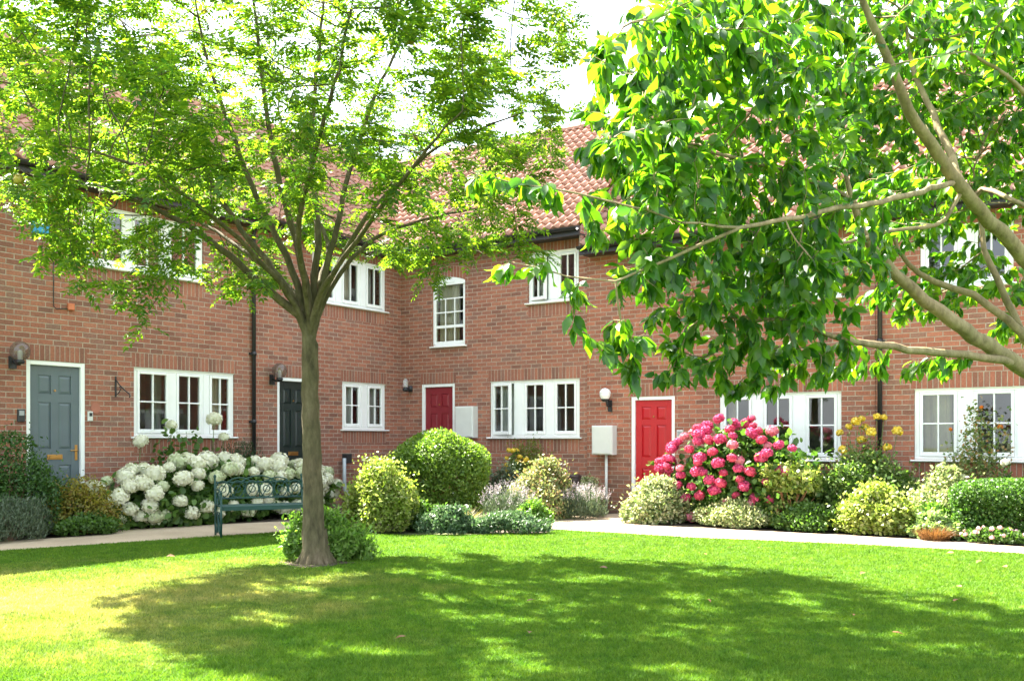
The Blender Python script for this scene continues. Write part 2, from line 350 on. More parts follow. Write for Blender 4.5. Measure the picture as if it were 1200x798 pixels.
# ---------------------------------------------------------------- houses
class House:
    """facade in wall coordinates: s along the wall to the viewer's right, y into the wall, z up"""
    def __init__(h, label, side, s0, s1, zeave, mats):
        h.side=side; h.s0=s0; h.s1=s1; h.ze=zeave; h.mats=mats; h.mid=(s0+s1)/2
        rot=ROT_L if side=='L' else ROT_M
        ax=np.array([math.cos(rot),math.sin(rot)]); p=np.array([CX,CY])+ax*h.mid
        h.root=empty('brick_house',(p[0],p[1],0),rot,label,'house','terraced brick houses round the lawn')
        h.off=(-h.mid,0,0); h.holes=[]; h.sold=[]; h.rot=rot; h.ax=ax
    def b(h, mb, name, mats, parent=None):
        o=mb.build(name,mats,parent or h.root,h.off)
        return o
    def world(h, s, y, z):
        n=np.array([-h.ax[1],h.ax[0]]); p=np.array([CX,CY])+h.ax*s+n*y
        return (p[0],p[1],z)
    def wall(h, ztop, v0):
        xs={h.s0,h.s1}; zs={-.1,ztop}
        for r in h.holes+h.sold: xs|={r[0],r[1]}; zs|={r[2],r[3]}
        xs=sorted(x for x in xs if h.s0<=x<=h.s1); zs=sorted(zs); mb=MB(); T=.25
        def hole(x,z): return any(r[0]<x<r[1] and r[2]<z<r[3] for r in h.holes)
        def inside(x,z): return h.s0<x<h.s1 and -.1<z<ztop and not hole(x,z)
        for x0,x1 in zip(xs[:-1],xs[1:]):
            for z0,z1 in zip(zs[:-1],zs[1:]):
                xm,zm=(x0+x1)/2,(z0+z1)/2
                if hole(xm,zm): continue
                sr=next((r for r in h.sold if r[0]<xm<r[1] and r[2]<zm<r[3]),None)
                uv=(lambda x,z: (z-sr[2],x-sr[0])) if sr else (lambda x,z:(x,z-v0))
                mb.face([(x0,0,z0),(x1,0,z0),(x1,0,z1),(x0,0,z1)],1 if sr else 0,[uv(x0,z0),uv(x1,z0),uv(x1,z1),uv(x0,z1)])
                mb.face([(x1,T,z0),(x0,T,z0),(x0,T,z1),(x1,T,z1)],2)
                for (xa,za,xb,zb,tx,tz) in ((x0,z0,x0,z1,x0-1e-3,zm),(x1,z1,x1,z0,x1+1e-3,zm),(x0,z1,x1,z1,xm,z1+1e-3),(x1,z0,x0,z0,xm,z0-1e-3)):
                    if not inside(tx,tz):
                        d=abs(xb-xa)+abs(zb-za)
                        mb.face([(xa,0,za),(xb,0,zb),(xb,T,zb),(xa,T,za)][::1],0,[(0,0),(0,d),(T,d),(T,0)] if za!=zb else [(0,0),(d,0),(d,T),(0,T)])
        return h.b(mb,'wall',[h.mats[0],h.mats[1],ROOM])
    def body(h, depth, sL=True, sR=True):
        """back and side walls, and the plastered room seen through the panes"""
        a,c=h.s0+.004,h.s1-.004; zt=h.ze-.1
        mb=MB()
        mb.box(a,c,depth-.25,depth,-.1,zt)
        if sL: mb.box(a,a+.25,.255,depth-.255,-.1,zt)
        if sR: mb.box(c-.25,c,.255,depth-.255,-.1,zt)
        h.b(mb,'back_wall',[h.mats[0]])
        r=MB(); x0,x1,y0,y1=h.s0+.3,h.s1-.3,.262,2.6
        mid=2.72 if h.ze>4.8 else 2.36
        for z0,z1 in ((.02,mid-.15),(mid,h.ze-.15)):
            q=[(x0,y1,z0),(x1,y1,z0),(x1,y1,z1),(x0,y1,z1)]; r.face(q)
            r.face([(x0,y0,z0),(x0,y1,z0),(x0,y1,z1),(x0,y0,z1)]); r.face([(x1,y1,z0),(x1,y0,z0),(x1,y0,z1),(x1,y1,z1)])
            r.face([(x0,y0,z0),(x1,y0,z0),(x1,y1,z0),(x0,y1,z0)]); r.face([(x0,y1,z1),(x1,y1,z1),(x1,y0,z1),(x0,y0,z1)])
        h.b(r,'room',[ROOM])
    def roof(h, sa, sb, step=0):
        ze=h.ze; sl=.816; run=3.8; ln=run*math.hypot(1,sl); nrow=21; rh=ln/nrow; per=.178
        cs,sn=1/math.hypot(1,sl), sl/math.hypot(1,sl)
        mb=MB(); ncol=int(round((sb-sa)/per)); k=6
        xs=np.array([sa+(sb-sa)*i/(ncol*k) for i in range(ncol*k+1)])
        ph=np.arange(ncol*k+1)*2*np.pi/k
        wv=.028*np.where(np.cos(ph)>0,np.cos(ph)*1.2,np.cos(ph)*.7)
        for sgn in (0,1):
            for r in range(nrow):
                n=len(mb.v); t0=r*rh; t1=(r+1)*rh+.03
                for t,lift in ((t0+.004,-.012),(t0,.035),(t1,.004)):
                    for x,w in zip(xs,wv):
                        y=-.3+t*cs-(lift+w)*sn; z=ze+t*sn+(lift+w)*cs
                        if sgn: y=7.0-y
                        mb.v.append((x,y,z))
                M=len(xs)
                for a in range(2):
                    for i in range(M-1):
                        q=[n+a*M+i,n+a*M+i+1,n+(a+1)*M+i+1,n+(a+1)*M+i]
                        mb.f.append(q if not sgn else q[::-1]); mb.m.append(0); mb.sm.append(a==1)
                        u=lambda ii: ii/k+.25
                        um=(i+.5)/k+.5
                        mb.uv.append([(um,r+.3+.4*a)]*4)
        o=h.b(mb,'roof',[TILE])
        rg=MB(); yr,zr=3.5,ze+run*sl
        nt_=int((sb-sa)/.42)
        for i in range(nt_):
            x0=sa+(sb-sa)*i/nt_; x1=sa+(sb-sa)*(i+1)/nt_+.02
            pts=[]
            for x,ex in ((x0,.012),(x1,0)):
                pts.append([(x,yr+(.13+ex)*math.cos(a),zr-.03+(.12+ex)*math.sin(a)) for a in np.linspace(-.2,math.pi+.2,9)])
            for j in range(8): rg.face([pts[0][j],pts[0][j+1],pts[1][j+1],pts[1][j]],0,[(i*7+.5,.5)]*4,True)
            rg.face(pts[0][::-1],0,[(i*7+.5,.5)]*9)
        rg.build('ridge_tiles',[TILE],o,h.off)
        g=MB()
        prof=[(-.40+.055*math.cos(a),ze-.03+.055*math.sin(a)) for a in np.linspace(math.pi,2*math.pi,8)]
        prof+= [(y+ (0.006 if y<-.4 else -.006),z) for y,z in prof[::-1]]
        for i in range(len(prof)):
            y0,z0=prof[i]; y1,z1=prof[(i+1)%len(prof)]
            g.face([(sa,y0,z0),(sb,y0,z0),(sb,y1,z1),(sa,y1,z1)],0,None,True)
        h.b(g,'gutter',[BLACK])
        f=MB(); f.box(sa,sb,-.335,-.30,ze-.16,ze-.002); f.box(sa,sb,-.298,-.002,ze-.15,ze-.125)
        h.b(f,'fascia',[BLACK])
        return o
    def window(h, s0,s1,z0,z1, lights, cols=2, rows=2, curtain=None, opened=(), soldier_below=True, arch=False):
        """lights: (s_left, s_right) of each casement"""
        h.holes.append((s0,s1,z0,z1))
        if not arch: h.sold.append((s0-.04,s1+.04,z1,z1+.225))
        if soldier_below: h.sold.append((s0,s1,z0-.225-.03,z0-.03))
        fr=MB(); yf=.025
        zb=z0+.045
        fr.bbox(s0,s1,yf,yf+.09,z1-.05,z1,.006)          # head
        fr.bbox(s0+.001,s1-.001,yf-.02,yf+.09,z1-.012,z1+.012,.004)
        fr.bbox(s0,s1,yf,yf+.09,z0,zb,.006)
        edges=[s0]+[x for l in lights for x in l]+[s1] if lights else []
        for i in range(0,len(edges),2):
            if edges[i+1]-edges[i]>.005:
                fr.bbox(edges[i],edges[i+1],yf+.003,yf+.09,zb,z1-.05,.005)
                if edges[i+1]-edges[i]>.14:
                    fr.bbox(edges[i]+.03,edges[i+1]-.03,yf-.006,yf+.09,zb,z1-.05,.004)
        if arch: fr.bbox(s0,s0+.06,.015,.10,zb,z1-.05,.006); fr.bbox(s1-.06,s1,.015,.10,zb,z1-.05,.006)
        w=h.b(fr,'window',[WHITE])
        sl=MB(); sl.bbox(s0-.05,s1+.05,-.06,.12,z0-.028,z0-.001,.01); sl.build('sill',[WHITE],w,h.off)
        for li,(a,c) in enumerate(lights):
            sa=MB(); fw=.043; y0=yf-.012; y1=yf+.045; e=.003
            A,B_,Z0,Z1=a+e,c-e,zb+e,z1-.05-e
            sa.bbox(A,A+fw,y0,y1,Z0,Z1,.007); sa.bbox(B_-fw,B_,y0,y1,Z0,Z1,.007)
            sa.bbox(A+fw,B_-fw,y0+.001,y1,Z1-fw,Z1,.007); sa.bbox(A+fw,B_-fw,y0+.001,y1,Z0,Z0+fw+.02,.007)
            ga,gb,gz0,gz1=A+fw,B_-fw,Z0+fw+.02,Z1-fw
            for i in range(1,cols):
                x=ga+(gb-ga)*i/cols; sa.bbox(x-.011,x+.011,y0+.006,y1-.008,gz0,gz1,.005)
            for i in range(1,rows):
                z=gz0+(gz1-gz0)*i/rows; sa.bbox(ga,gb,y0+.008,y1-.010,z-.011,z+.011,.005)
            pm=MB(); yp=yf+.022
            pm.face([(ga,yp,gz0),(gb,yp,gz0),(gb,yp,gz1),(ga,yp,gz1)])
            if li in opened:     # casement hinged on its left, standing ajar
                ang=R(13); hx=A; hy=y0
                for mb in (sa,pm):
                    mb.v=[(hx+(x-hx)*math.cos(ang)+(y-hy)*math.sin(ang), hy-(x-hx)*math.sin(ang)+(y-hy)*math.cos(ang)-.004, z) for x,y,z in mb.v]
            sa.build('sash',[WHITE],w,h.off)
            pm.build('pane',[GLASS],w,h.off)
        if curtain:
            for (a,c,mat,zc) in curtain:
                cm=MB(); n=max(6,int((c-a)/.03)); xs=np.linspace(a,c,n+1)
                ys=[.30+.025*math.sin(i*1.9)+.012*math.sin(i*.7) for i in range(n+1)]
                for i in range(n): cm.face([(xs[i],ys[i],zc),(xs[i+1],ys[i+1],zc),(xs[i+1],ys[i+1],z1+.02),(xs[i],ys[i],z1+.02)],0,None,True)
                cm.build('curtain',[mat],w,h.off)
        return w
    def door(h, s0,s1,ztop, mat, hinge_left=True, slot=.0, label=None, knob='lever', panels=True):
        h.holes.append((s0,s1,-.1,ztop)); h.sold.append((s0-.03,s1+.03,ztop,ztop+.225))
        fw=.062; fr=MB()
        fr.bbox(s0,s0+fw,.005,.10,0,ztop,.006); fr.bbox(s1-fw,s1,.005,.10,0,ztop,.006); fr.bbox(s0+fw,s1-fw,.006,.10,ztop-fw,ztop,.006)
        a,c=s0+fw+.004,s1-fw-.004; zb=.12; zt=ztop-fw-.004; y0=.045; y1=.09
        d=MB(); H=zt-zb; st=.115*(c-a)/.68; mid=(a+c)/2
        zr=[zb,zb+.20*H/2.0, zb+.72*H/2.0, zb+.93*H/2.0, zb+1.53*H/2.0, zb+1.64*H/2.0, zb+1.88*H/2.0, zt]
        d.bbox(a,a+st,y0,y1,zb,zt,.003); d.bbox(c-st,c,y0,y1,zb,zt,.003)
        for i in (0,2,4,6): d.box(a+st,c-st,y0+.001,y1,zr[i],zr[i+1])
        for i in (1,3,5):
            d.box(mid-st*.45,mid+st*.45,y0+.0005,y1,zr[i],zr[i+1])
            for xa,xb in ((a+st,mid-st*.45),(mid+st*.45,c-st)):
                za,zc=zr[i],zr[i+1]; yb=y0+.016; yf=y0+.004; t=.038
                o_=[(xa,yb,za),(xb,yb,za),(xb,yb,zc),(xa,yb,zc)]; q=[(xa+t,yf,za+t),(xb-t,yf,za+t),(xb-t,yf,zc-t),(xa+t,yf,zc-t)]
                for j in range(4): d.face([o_[j],o_[(j+1)%4],q[(j+1)%4],q[j]])
                d.face(q)
        do=h.b(d,'door',[mat])
        if label: do['label']=label
        fo=fr.build('door_frame',[WHITE],do,h.off)
        st_=MB(); st_.bbox(s0-.05,s1+.05,-.32,.10,0,.115,.012); st_.build('doorstep',[simple('step_concrete',(.36,.33,.29),.9)],do,h.off)
        lp=MB(); lz=(zr[2]+zr[3])/2; lp.bbox(mid-.115,mid+.115,y0-.010,y0+.0005,lz-.035,lz+.035,.004); lp.bbox(mid-.085,mid+.085,y0-.016,y0-.009,lz-.018,lz+.018,.003)
        lp.build('letter_plate',[BRASS],do,h.off)
        hx=c-.05 if hinge_left else a+.05; sg=-1 if hinge_left else 1
        hm=MB(); hz=lz+.06; hm.bbox(hx-.02,hx+.02,y0-.008,y0+.0005,hz-.11,hz+.11,.003)
        hm.tube([(hx,y0-.005,hz+.03),(hx,y0-.05,hz+.03),(hx+sg*.02,y0-.055,hz+.03),(hx+sg*.12,y0-.055,hz+.028)],.009,8)
        hm.build('handle',[BRASS],do,h.off)
        sp=MB(); 
        sp.tube([(mid,y0+.0,zr[5]+.05),(mid,y0-.012,zr[5]+.05)],.014,10)
        sp.build('spyhole',[BRASS],do,h.off)
        return do
    def pipe(h, s, z0, z1):
        mb=MB(); mb.tube([(s,-.055,z0),(s,-.055,z1-.25),(s,-.10,z1-.16),(s,-.36,z1-.06),(s,-.40,z1-.02)],.034,10)
        for z in np.arange(z0+.35,z1-.3,1.15): mb.box(s-.065,s+.065,-.05,.0,z,z+.035); mb.tube([(s,-.055,z-.02),(s,-.055,z+.055)],.041,10)
        h.b(mb,'drainpipe',[BLACK])

HL=2.36; HU=4.685; ZE=5.0; ZED=4.64
# house with the slate grey door (nearest on the left)
hA=House('left brick house with the slate grey door and wide three light window above white hydrangeas','L',-11.5,-3.80,ZE,(BRICK,SOLD))
hA.door(-7.82,-6.94,HL,GREYDOOR,True)
hA.window(-6.14,-4.23,1.31,HL,[(-6.07,-5.50),(-5.36,-4.87),(-4.72,-4.29)],2,2,curtain=[(-4.75,-4.27,CURT,1.3),(-5.62,-5.46,CURT2,1.3)])
hA.window(-6.97,-4.86,3.80,HU,[(-6.90,-6.28),(-6.15,-5.62),(-5.50,-4.94)],2,1,curtain=[(-6.72,-6.55,CURT3,3.8),(-6.1,-5.9,CURT3,3.8),(-5.45,-5.3,CURT3,3.8),(-5.1,-4.97,CURT3,3.8),(-6.5,-6.3,CURT2,3.8)])
hA.window(-10.6,-9.2,1.31,HL,[(-10.53,-9.98),(-9.82,-9.27)],2,2)
hA.wall(ZE,HL); hA.body(7.0); rA=hA.roof(-11.7,-3.815)
hA.pipe(-3.86,.05,ZE)
# house with the dark green door, up to the corner
hB=House('brick house in the left corner with the almost black green door behind the tree trunk','L',-3.796,0.0,ZE,(BRICK,SOLD))
hB.door(-3.29,-2.46,HL,BLACKDOOR,True)
hB.window(-1.68,-.46,1.46,HL,[(-1.61,-1.17),(-.96,-.53)],2,2,curtain=[(-1.66,-1.38,CURT,1.5),(-1.36,-1.12,CURT2,1.5),(-.98,-.74,CURT,1.5),(-.72,-.5,CURT2,1.5)])
hB.window(-2.45,-.46,3.79,HU,[(-2.38,-1.86),(-1.66,-1.20),(-1.0,-.53)],2,1,curtain=[(-1.66,-1.4,CURT2,3.8),(-1.0,-.55,CURT2,3.8),(-1.36,-1.2,CURT,3.8)])
hB.wall(ZE,HL); hB.body(7.0,sR=False); hB.roof(-3.806,3.48)
# house facing the lawn, dull red door
hC=House('brick house facing the lawn with the arched sash window and dull red door','M',-.2,4.328,ZE,(BRICK,SOLD))
hC.door(.54,1.37,HL,DULLRED,True)
hC.window(2.21,4.18,1.31,HL,[(2.26,2.74),(2.98,3.44),(3.64,4.10)],2,2,curtain=[(2.24,2.72,CURT2,1.3)],opened=(0,))
hC.window(3.08,4.16,3.77,HU,[(3.12,3.50),(3.72,4.10)],2,1,curtain=[(3.1,3.42,CURT2,3.8)],opened=(0,))
# arched sash window
s0,s1,z0,z1=.82,1.62,3.09,4.34
w=hC.window(s0,s1,z0,z1,[],3,4,soldier_below=False,arch=True)
sa=MB(); a,c=s0+.06,s1-.06; y0,y1=.015,.07
gz=[z0+.10,z0+.385,z0+.665,z0+.93,z1-.06]
sa.bbox(a,c,y0+.02,y1,z0+.046,gz[0],.005)
sa.bbox(a,c,y0+.02,y1,gz[1]-.028,gz[1]+.028,.005)
for z in gz[2:4]: sa.bbox(a,c,y0+.024,y1-.01,z-.013,z+.013,.004)
for i in (1,2): sa.bbox(a+(c-a)*i/3-.011,a+(c-a)*i/3+.011,y0+.026,y1-.011,gz[0],gz[3],.004)
sa.build('sash',[WHITE],w,hC.off)
pm=MB(); pm.face([(a,y1-.02,gz[0]),(c,y1-.02,gz[0]),(c,y1-.02,gz[4]),(a,y1-.02,gz[4])]); pm.build('pane',[GLASS],w,hC.off)
ar=MB(); n=14; pts=[]; rise=.085
for i in range(n+1):
    t=i/n; pts.append((s0-.01+(s1-s0+.02)*t, z1+.002+rise*(1-(2*t-1)**2)))
for i in range(n):
    (xa,za),(xb,zb)=pts[i],pts[i+1]; zl=z1-.06
    ar.face([(xa,-.012,zl),(xb,-.012,zl),(xb,-.012,zb),(xa,-.012,za)]); ar.face([(xa,-.012,za),(xb,-.012,zb),(xb,.05,zb),(xa,.05,za)]); ar.face([(xa,.05,zl),(xb,.05,zl),(xb,-.012,zl),(xa,-.012,zl)])
ar.box(s0+.25,s1-.25,-.022,-.010,z1-.02,z1+.012)
ar.build('arched_head',[WHITE],w,hC.off)
cm=MB(); xs=np.linspace(a,a+.50,22)
for i in range(21):
    ya,yb=[.16+.025*math.sin(j*1.7) for j in (i,i+1)]
    cm.face([(xs[i],ya,z0+.08),(xs[i+1],yb,z0+.08),(xs[i+1],yb,z1),(xs[i],ya,z1)],0,None,True)
cm.build('curtain',[CURT],w,hC.off)
ba=MB()
for i in range(n):
    (xa,za),(xb,zb)=pts[i],pts[i+1]
    ba.face([(xa,-.004,za+.004),(xb,-.004,zb+.004),(xb,-.004,zb+.229),(xa,-.004,za+.229)],0,[(0,xa-s0),(0,xb-s0),(.225,xb-s0),(.225,xa-s0)])
    ba.face([(xa,-.004,za+.229),(xb,-.004,zb+.229),(xb,.02,zb+.229),(xa,.02,za+.229)],0)
hC.b(ba,'brick_arch',[SOLD])
hC.wall(ZE,HL); hC.body(7.0,sL=False); hC.roof(-3.48,4.36)
# lower house with the bright red door
HD=2.0
hD=House('lower brick house with the bright red door behind the pink hydrangea','M',4.334,9.29,ZED,(BRICK2,SOLD2))
hD.door(5.21,6.03,HD,REDDOOR,True)
hD.window(6.82,8.79,.95,HD,[(6.88,7.36),(7.56,8.02),(8.24,8.72)],2,2,curtain=[(6.86,7.02,CURT,.95)])
hD.window(7.2,8.79,3.44,4.325,[(7.27,7.8),(8.2,8.72)],2,1,curtain=[(7.3,7.5,CURT2,3.5)])
hD.wall(ZED,HD); hD.body(7.0); hD.roof(4.372,9.295)
hE=House('brick house at the right edge, right of the black drainpipe','M',9.296,15.0,ZED,(BRICK2,SOLD2))
hE.window(9.84,12.0,.97,HD,[(9.91,10.42),(10.64,11.16),(11.42,11.93)],2,2,curtain=[(9.86,10.30,CURT,.95)])
hE.window(9.92,11.15,3.44,4.325,[(9.99,10.42),(10.65,11.08)],2,1)
hE.door(12.9,13.75,HD,GREYDOOR,True)
hE.wall(ZED,HD); hE.body(7.0); hE.roof(9.305,15.2); hE.pipe(9.37,.05,ZED)

def gable(h,s0,s1,pts,name):
    mb=MB(); a=[(s0,y,z) for y,z in pts]; c=[(s1,y,z) for y,z in pts]; n=len(pts)
    mb.face(a[::-1],0,[(y,z-2.0) for _,y,z in a[::-1]]); mb.face(c,0,[(y,z-2.0) for _,y,z in c])
    for i in range(n): mb.face([a[i],a[(i+1)%n],c[(i+1)%n],c[i]],0)
    h.b(mb,name,[h.mats[0]])
gable(hC,4.334,4.352,[(-.27,ZED-.1),(-.27,ZE-.02),(3.5,ZE+3.06),(7.27,ZE-.02),(7.27,ZED-.1),(3.5,ZED+2.9)],'gable_step')
gable(hA,-11.49,-11.26,[(.01,ZE-.14),(3.5,ZE+2.95),(6.99,ZE-.14)],'gable')
gable(hE,14.76,14.99,[(.01,ZED-.14),(3.5,ZED+2.95),(6.99,ZED-.14)],'gable')

# ---------------------------------------------------------------- things on the walls
def smoke_glass(name,c,rough=.05,alpha=.55):
    m,nt,b,o=new_mat(name); b.inputs['Base Color'].default_value=(*c,1); b.inputs['Roughness'].default_value=rough; b.inputs['Alpha'].default_value=alpha; b.inputs['Specular IOR Level'].default_value=.8
    return m
SMOKE=smoke_glass('smoked_lamp_glass',(.14,.10,.08)); CLEAR=smoke_glass('clear_lamp_glass',(.6,.62,.62),.05,.35); OPAL=simple('opal_lamp_glass',(.78,.78,.76),.25,var=.02)
GLOBE=[(.001,.135),(.05,.127),(.09,.10),(.12,.06),(.132,.01),(.13,-.03),(.112,-.075),(.08,-.108),(.045,-.12)]
def globe_lamp(h,s,z,label,sgn=1):
    r=empty('wall_lamp',h.world(s,0,z),h.rot,label,'lamp','globe lamps on the left walls')
    m=MB(); m.box(-.05,.05,-.03,-.002,-.20,-.03); m.tube([(0,-.02,-.10),(0,-.10,-.14),(0,-.19,-.145),(0,-.2,-.13)],.018,8); m.lathe((0,-.2,0),[(.001,-.14),(.05,-.14),(.062,-.11),(.05,-.09)],14)
    m.build('bracket',[IRON],r)
    g=MB(); g.lathe((0,-.2,.03),GLOBE,20); g.build('glass_globe',[SMOKE],r)
    q=MB(); q.lathe((0,-.2,-.09),[(.03,0),(.035,.06),(.03,.12),(.012,.135),(.001,.136)],10); q.build('bulb',[OPAL],r)
globe_lamp(hA,-8.02,2.42,'smoked glass globe lamp left of the slate grey door')
globe_lamp(hB,-3.42,2.42,'smoked glass globe lamp beside the dark green door')
r=empty('wall_lamp',hC.world(.26,0,2.28),hC.rot,'small black wall lamp with clear glass near the inner corner','lamp')
m=MB(); m.lathe((0,-.012,0),[(.001,-.06),(.05,-.06),(.05,.06),(.001,.06)],12); m.tube([(.0,-.01,-.03),(.0,-.16,-.05),(.0,-.17,.02)],.016,8); m.lathe((0,-.17,0),[(.001,-.06),(.055,-.05),(.06,.0),(.03,.03)],12); m.build('bracket',[IRON],r)
m=MB(); m.lathe((0,-.17,.03),[(.05,0),(.055,.07),(.05,.14),(.02,.17),(.001,.175)],14); m.build('glass_shade',[CLEAR],r)
r=empty('wall_lamp',hD.world(4.75,0,1.97),hD.rot,'white half globe lantern on a black bracket beside the bright red door','lamp')
m=MB(); m.box(.02,.09,-.035,-.002,-.22,-.02); m.tube([(.055,-.03,-.10),(.055,-.11,-.12),(.055,-.15,-.02)],.022,8); m.lathe((.03,-.15,0),[(.001,-.05),(.045,-.045),(.075,-.01),(.07,.0)],14); m.build('bracket',[IRON],r)
m=MB(); m.lathe((.03,-.15,.0),[(.068,0),(.092,.045),(.096,.09),(.09,.098)],18); m.build('glass_shade',[OPAL],r)
m=MB(); m.lathe((.03,-.15,.0),[(.098,.098),(.10,.11),(.085,.145),(.05,.175),(.001,.19)],18); m.build('cap',[WHITE],r)
def cabinet(h,s0,s1,z0,z1,label,pole=None):
    r=empty('meter_box',h.world((s0+s1)/2,0,0 if pole else z0),h.rot,label,'meter box')
    w=(s1-s0)/2; zz=0 if not pole else z0
    m=MB(); m.bbox(-w,w,-.17,-.003,zz,zz+z1-z0,.012); m.build('box',[PLASTIC],r)
    m=MB(); m.bbox(-w+.02,w-.02,-.182,-.168,zz+.02,zz+z1-z0-.02,.006); m.tube([(w-.06,-.18,zz+(z1-z0)*.5),(w-.06,-.19,zz+(z1-z0)*.5)],.012,10); m.build('box_door',[PLASTIC],r)
    if pole:
        m=MB(); m.tube([(pole,-.06,0),(pole,-.06,zz)],.026,10); m.build('conduit',[PLASTIC],r)
cabinet(hC,1.50,1.93,1.30,1.90,'pale grey meter box on the wall right of the dull red door')
cabinet(hD,4.52,4.93,1.00,1.51,'white meter box on a white conduit left of the bright red door',.03)
def panel(h,s,z,w,hh,label,mat2,name='door_entry_panel'):
    r=empty(name,h.world(s,0,z),h.rot,label,name.replace('_',' '))
    m=MB(); m.bbox(-w/2,w/2,-.03,-.002,-hh/2,hh/2,.006); m.build('casing',[IRON if mat2=='k' else PLASTIC],r)
    m=MB(); m.bbox(-w/2+.015,w/2-.015,-.036,-.0295,-.0,hh/2-.02,.003); m.build('keypad',[simple('keypad_grey',(.3,.31,.32),.4) if mat2!='w' else IRON],r)
panel(hA,-7.90,1.59,.10,.17,'dark entry phone panel left of the slate grey door','k')
panel(hA,-6.87,1.60,.075,.14,'small white key safe right of the slate grey door','w','key_safe')
panel(hD,6.13,1.33,.11,.19,'grey white entry phone panel right of the bright red door','g')
r=empty('plant_bracket',hA.world(-6.45,0,2.05),hA.rot,'empty black scrolled hanging basket bracket on the left wall','bracket')
m=MB(); m.box(-.012,.012,-.01,-.001,-.16,.15); m.build('back_plate',[IRON],r)
m=MB(); m.tube([(0,-.01,.10),(0,-.10,.02),(0,-.22,-.06),(.0,-.34,-.12),(0,-.36,-.15),(0,-.34,-.17)],.008,6)
m.tube([(0,-.01,-.13),(0,-.08,-.1),(0,-.14,-.03),(0,-.12,.0),(0,-.09,-.02)],.007,6); m.build('scroll_arm',[IRON],r)
r=empty('wall_plaque',hA.world(-6.78,0,1.72),hA.rot,'round terracotta vent plate low beside the slate grey door','vent')
m=MB(); m.tube([(0,0,0),(0,-.012,0)],.075,20); m.build('plate',[simple('terracotta_plate',(.36,.13,.085),.7)],r)
r=empty('alarm_box',hA.world(-7.63,0,4.18),hA.rot,'bright blue burglar alarm box high on the left wall','alarm box')
m=MB(); m.bbox(-.12,.12,-.07,-.002,-.07,.13,.02); m.build('cover',[simple('alarm_blue',(.01,.25,.50),.4)],r)
r=empty('junction_box',hA.world(-7.17,0,3.15),hA.rot,'small orange junction box with black cable on the left wall','junction box')
m=MB(); m.bbox(-.05,.05,-.04,-.002,-.05,.05,.01); m.build('cover',[simple('orange_box',(.50,.14,.06),.6)],r)
m=MB(); m.tube([(-.05,-.012,-.03),(-.22,-.012,-.05),(-.26,-.012,-.02),(-.26,-.012,1.0)],.006,5); m.build('cable',[IRON],r)
r=empty('vent_pipe',hB.world(-1.72,-.12,0),hB.rot,'grey waste pipe standing against the left wall by the yellow shrub','pipe')
m=MB(); m.tube([(.1,0,0),(.06,0,.25),(-.02,0,.34),(-.03,0,.50),(-.03,0,.92)],[.05,.05,.04,.035,.035],10); m.build('pipe',[simple('grey_pipe',(.36,.40,.42),.5)],r)
m=MB(); m.box(.03,.17,.0,.115,.82,1.0); m.build('outlet',[IRON],r)

# ---------------------------------------------------------------- bench
def bench():
    p=G(253,627); q=np.array([p[0]-.02,p[1]+.05])
    rz=math.atan2(.42,.87)
    r=empty('garden_bench',(q[0],q[1],0),rz,'small dark green scrolled metal bench on the lawn edge before the white hydrangea','bench')
    Lb=1.16; D=.44; sh=.38; bh=.75    # local x along, -y to the front
    for x in (0,Lb):
        m=MB()
        m.tube([(x,0,0),(x,0,sh),(x,.05,bh)],.014,8); m.lathe((x,.052,bh),[(.014,0),(.022,.015),(.018,.035),(.001,.05)],10)
        m.tube([(x,-D,0),(x,-D,sh+.20)],.014,8)
        m.tube([(x,-D-.02,sh+.19),(x,-D*.6,sh+.225),(x,-.0,sh+.22)],.014,8)
        def ring(cy,cz,ra,rb):
            m.tube([(x,cy+ra*math.cos(t),cz+rb*math.sin(t)) for t in np.linspace(0,2*math.pi,15)],.009,6)
        ring(-D*.5,sh+.11,.085,.085); ring(-D*.28,.17,.09,.13); ring(-D*.72,.17,.09,.13)
        m.tube([(x,0,.02),(x,-.12,.05),(x,-D*.5,.28),(x,-D+.10,.05),(x,-D,.02)],.009,6); m.tube([(x,0,.31),(x,-D,.31)],.009,6)
        m.tube([(x,-.02,sh+.02),(x,-D+.02,sh+.02)],.012,6)
        m.build('end_frame',[BENCH],r)
    m=MB()
    for k in range(7):
        y=-.03-k*(D-.03)/6.3; m.bbox(.015,Lb-.015,y-.024,y+.024,sh,sh+.022,.004)
    m.box(.015,Lb-.015,-D-.01,-D+.012,sh-.035,sh+.002)
    m.build('seat',[BENCH],r)
    m=MB()
    yb=lambda z:.05*(z-sh)/(bh-sh)
    for z in (sh+.10,bh-.06): m.tube([(0,yb(z),z),(Lb,yb(z),z)],.012,6)
    m.tube([(.28*Lb+.44*Lb*t,.05,bh-.06+.085*math.sin(math.pi*t)) for t in np.linspace(0,1,13)],.010,6)
    for cx in (.28,.72): m.tube([(cx*Lb+.14*math.cos(t),.05,bh-.06+.06*math.sin(t)) for t in np.linspace(0,math.pi,9)],.009,6)
    for i in range(6):
        cx=Lb*(i+.5)/6
        m.tube([(cx+.088*math.cos(t),yb(sh+.22),sh+.22+.11*math.sin(t)) for t in np.linspace(0,2*math.pi,17)],.008,6)
        m.tube([(cx-.09+.18*t,yb(sh+.22),sh+.11+.22*(.5-.5*math.cos(math.pi*t))) for t in np.linspace(0,1,10)],.007,6)
        m.tube([(cx+.045*math.cos(t),yb(sh+.22),sh+.22+.045*math.sin(t)) for t in np.linspace(0,2*math.pi,11)],.007,6)
    for i in range(1,6): m.tube([(Lb*i/6,yb(sh+.1),sh+.10),(Lb*i/6,.05,bh-.06)],.007,6)
    m.build('backrest',[BENCH],r)
bench()
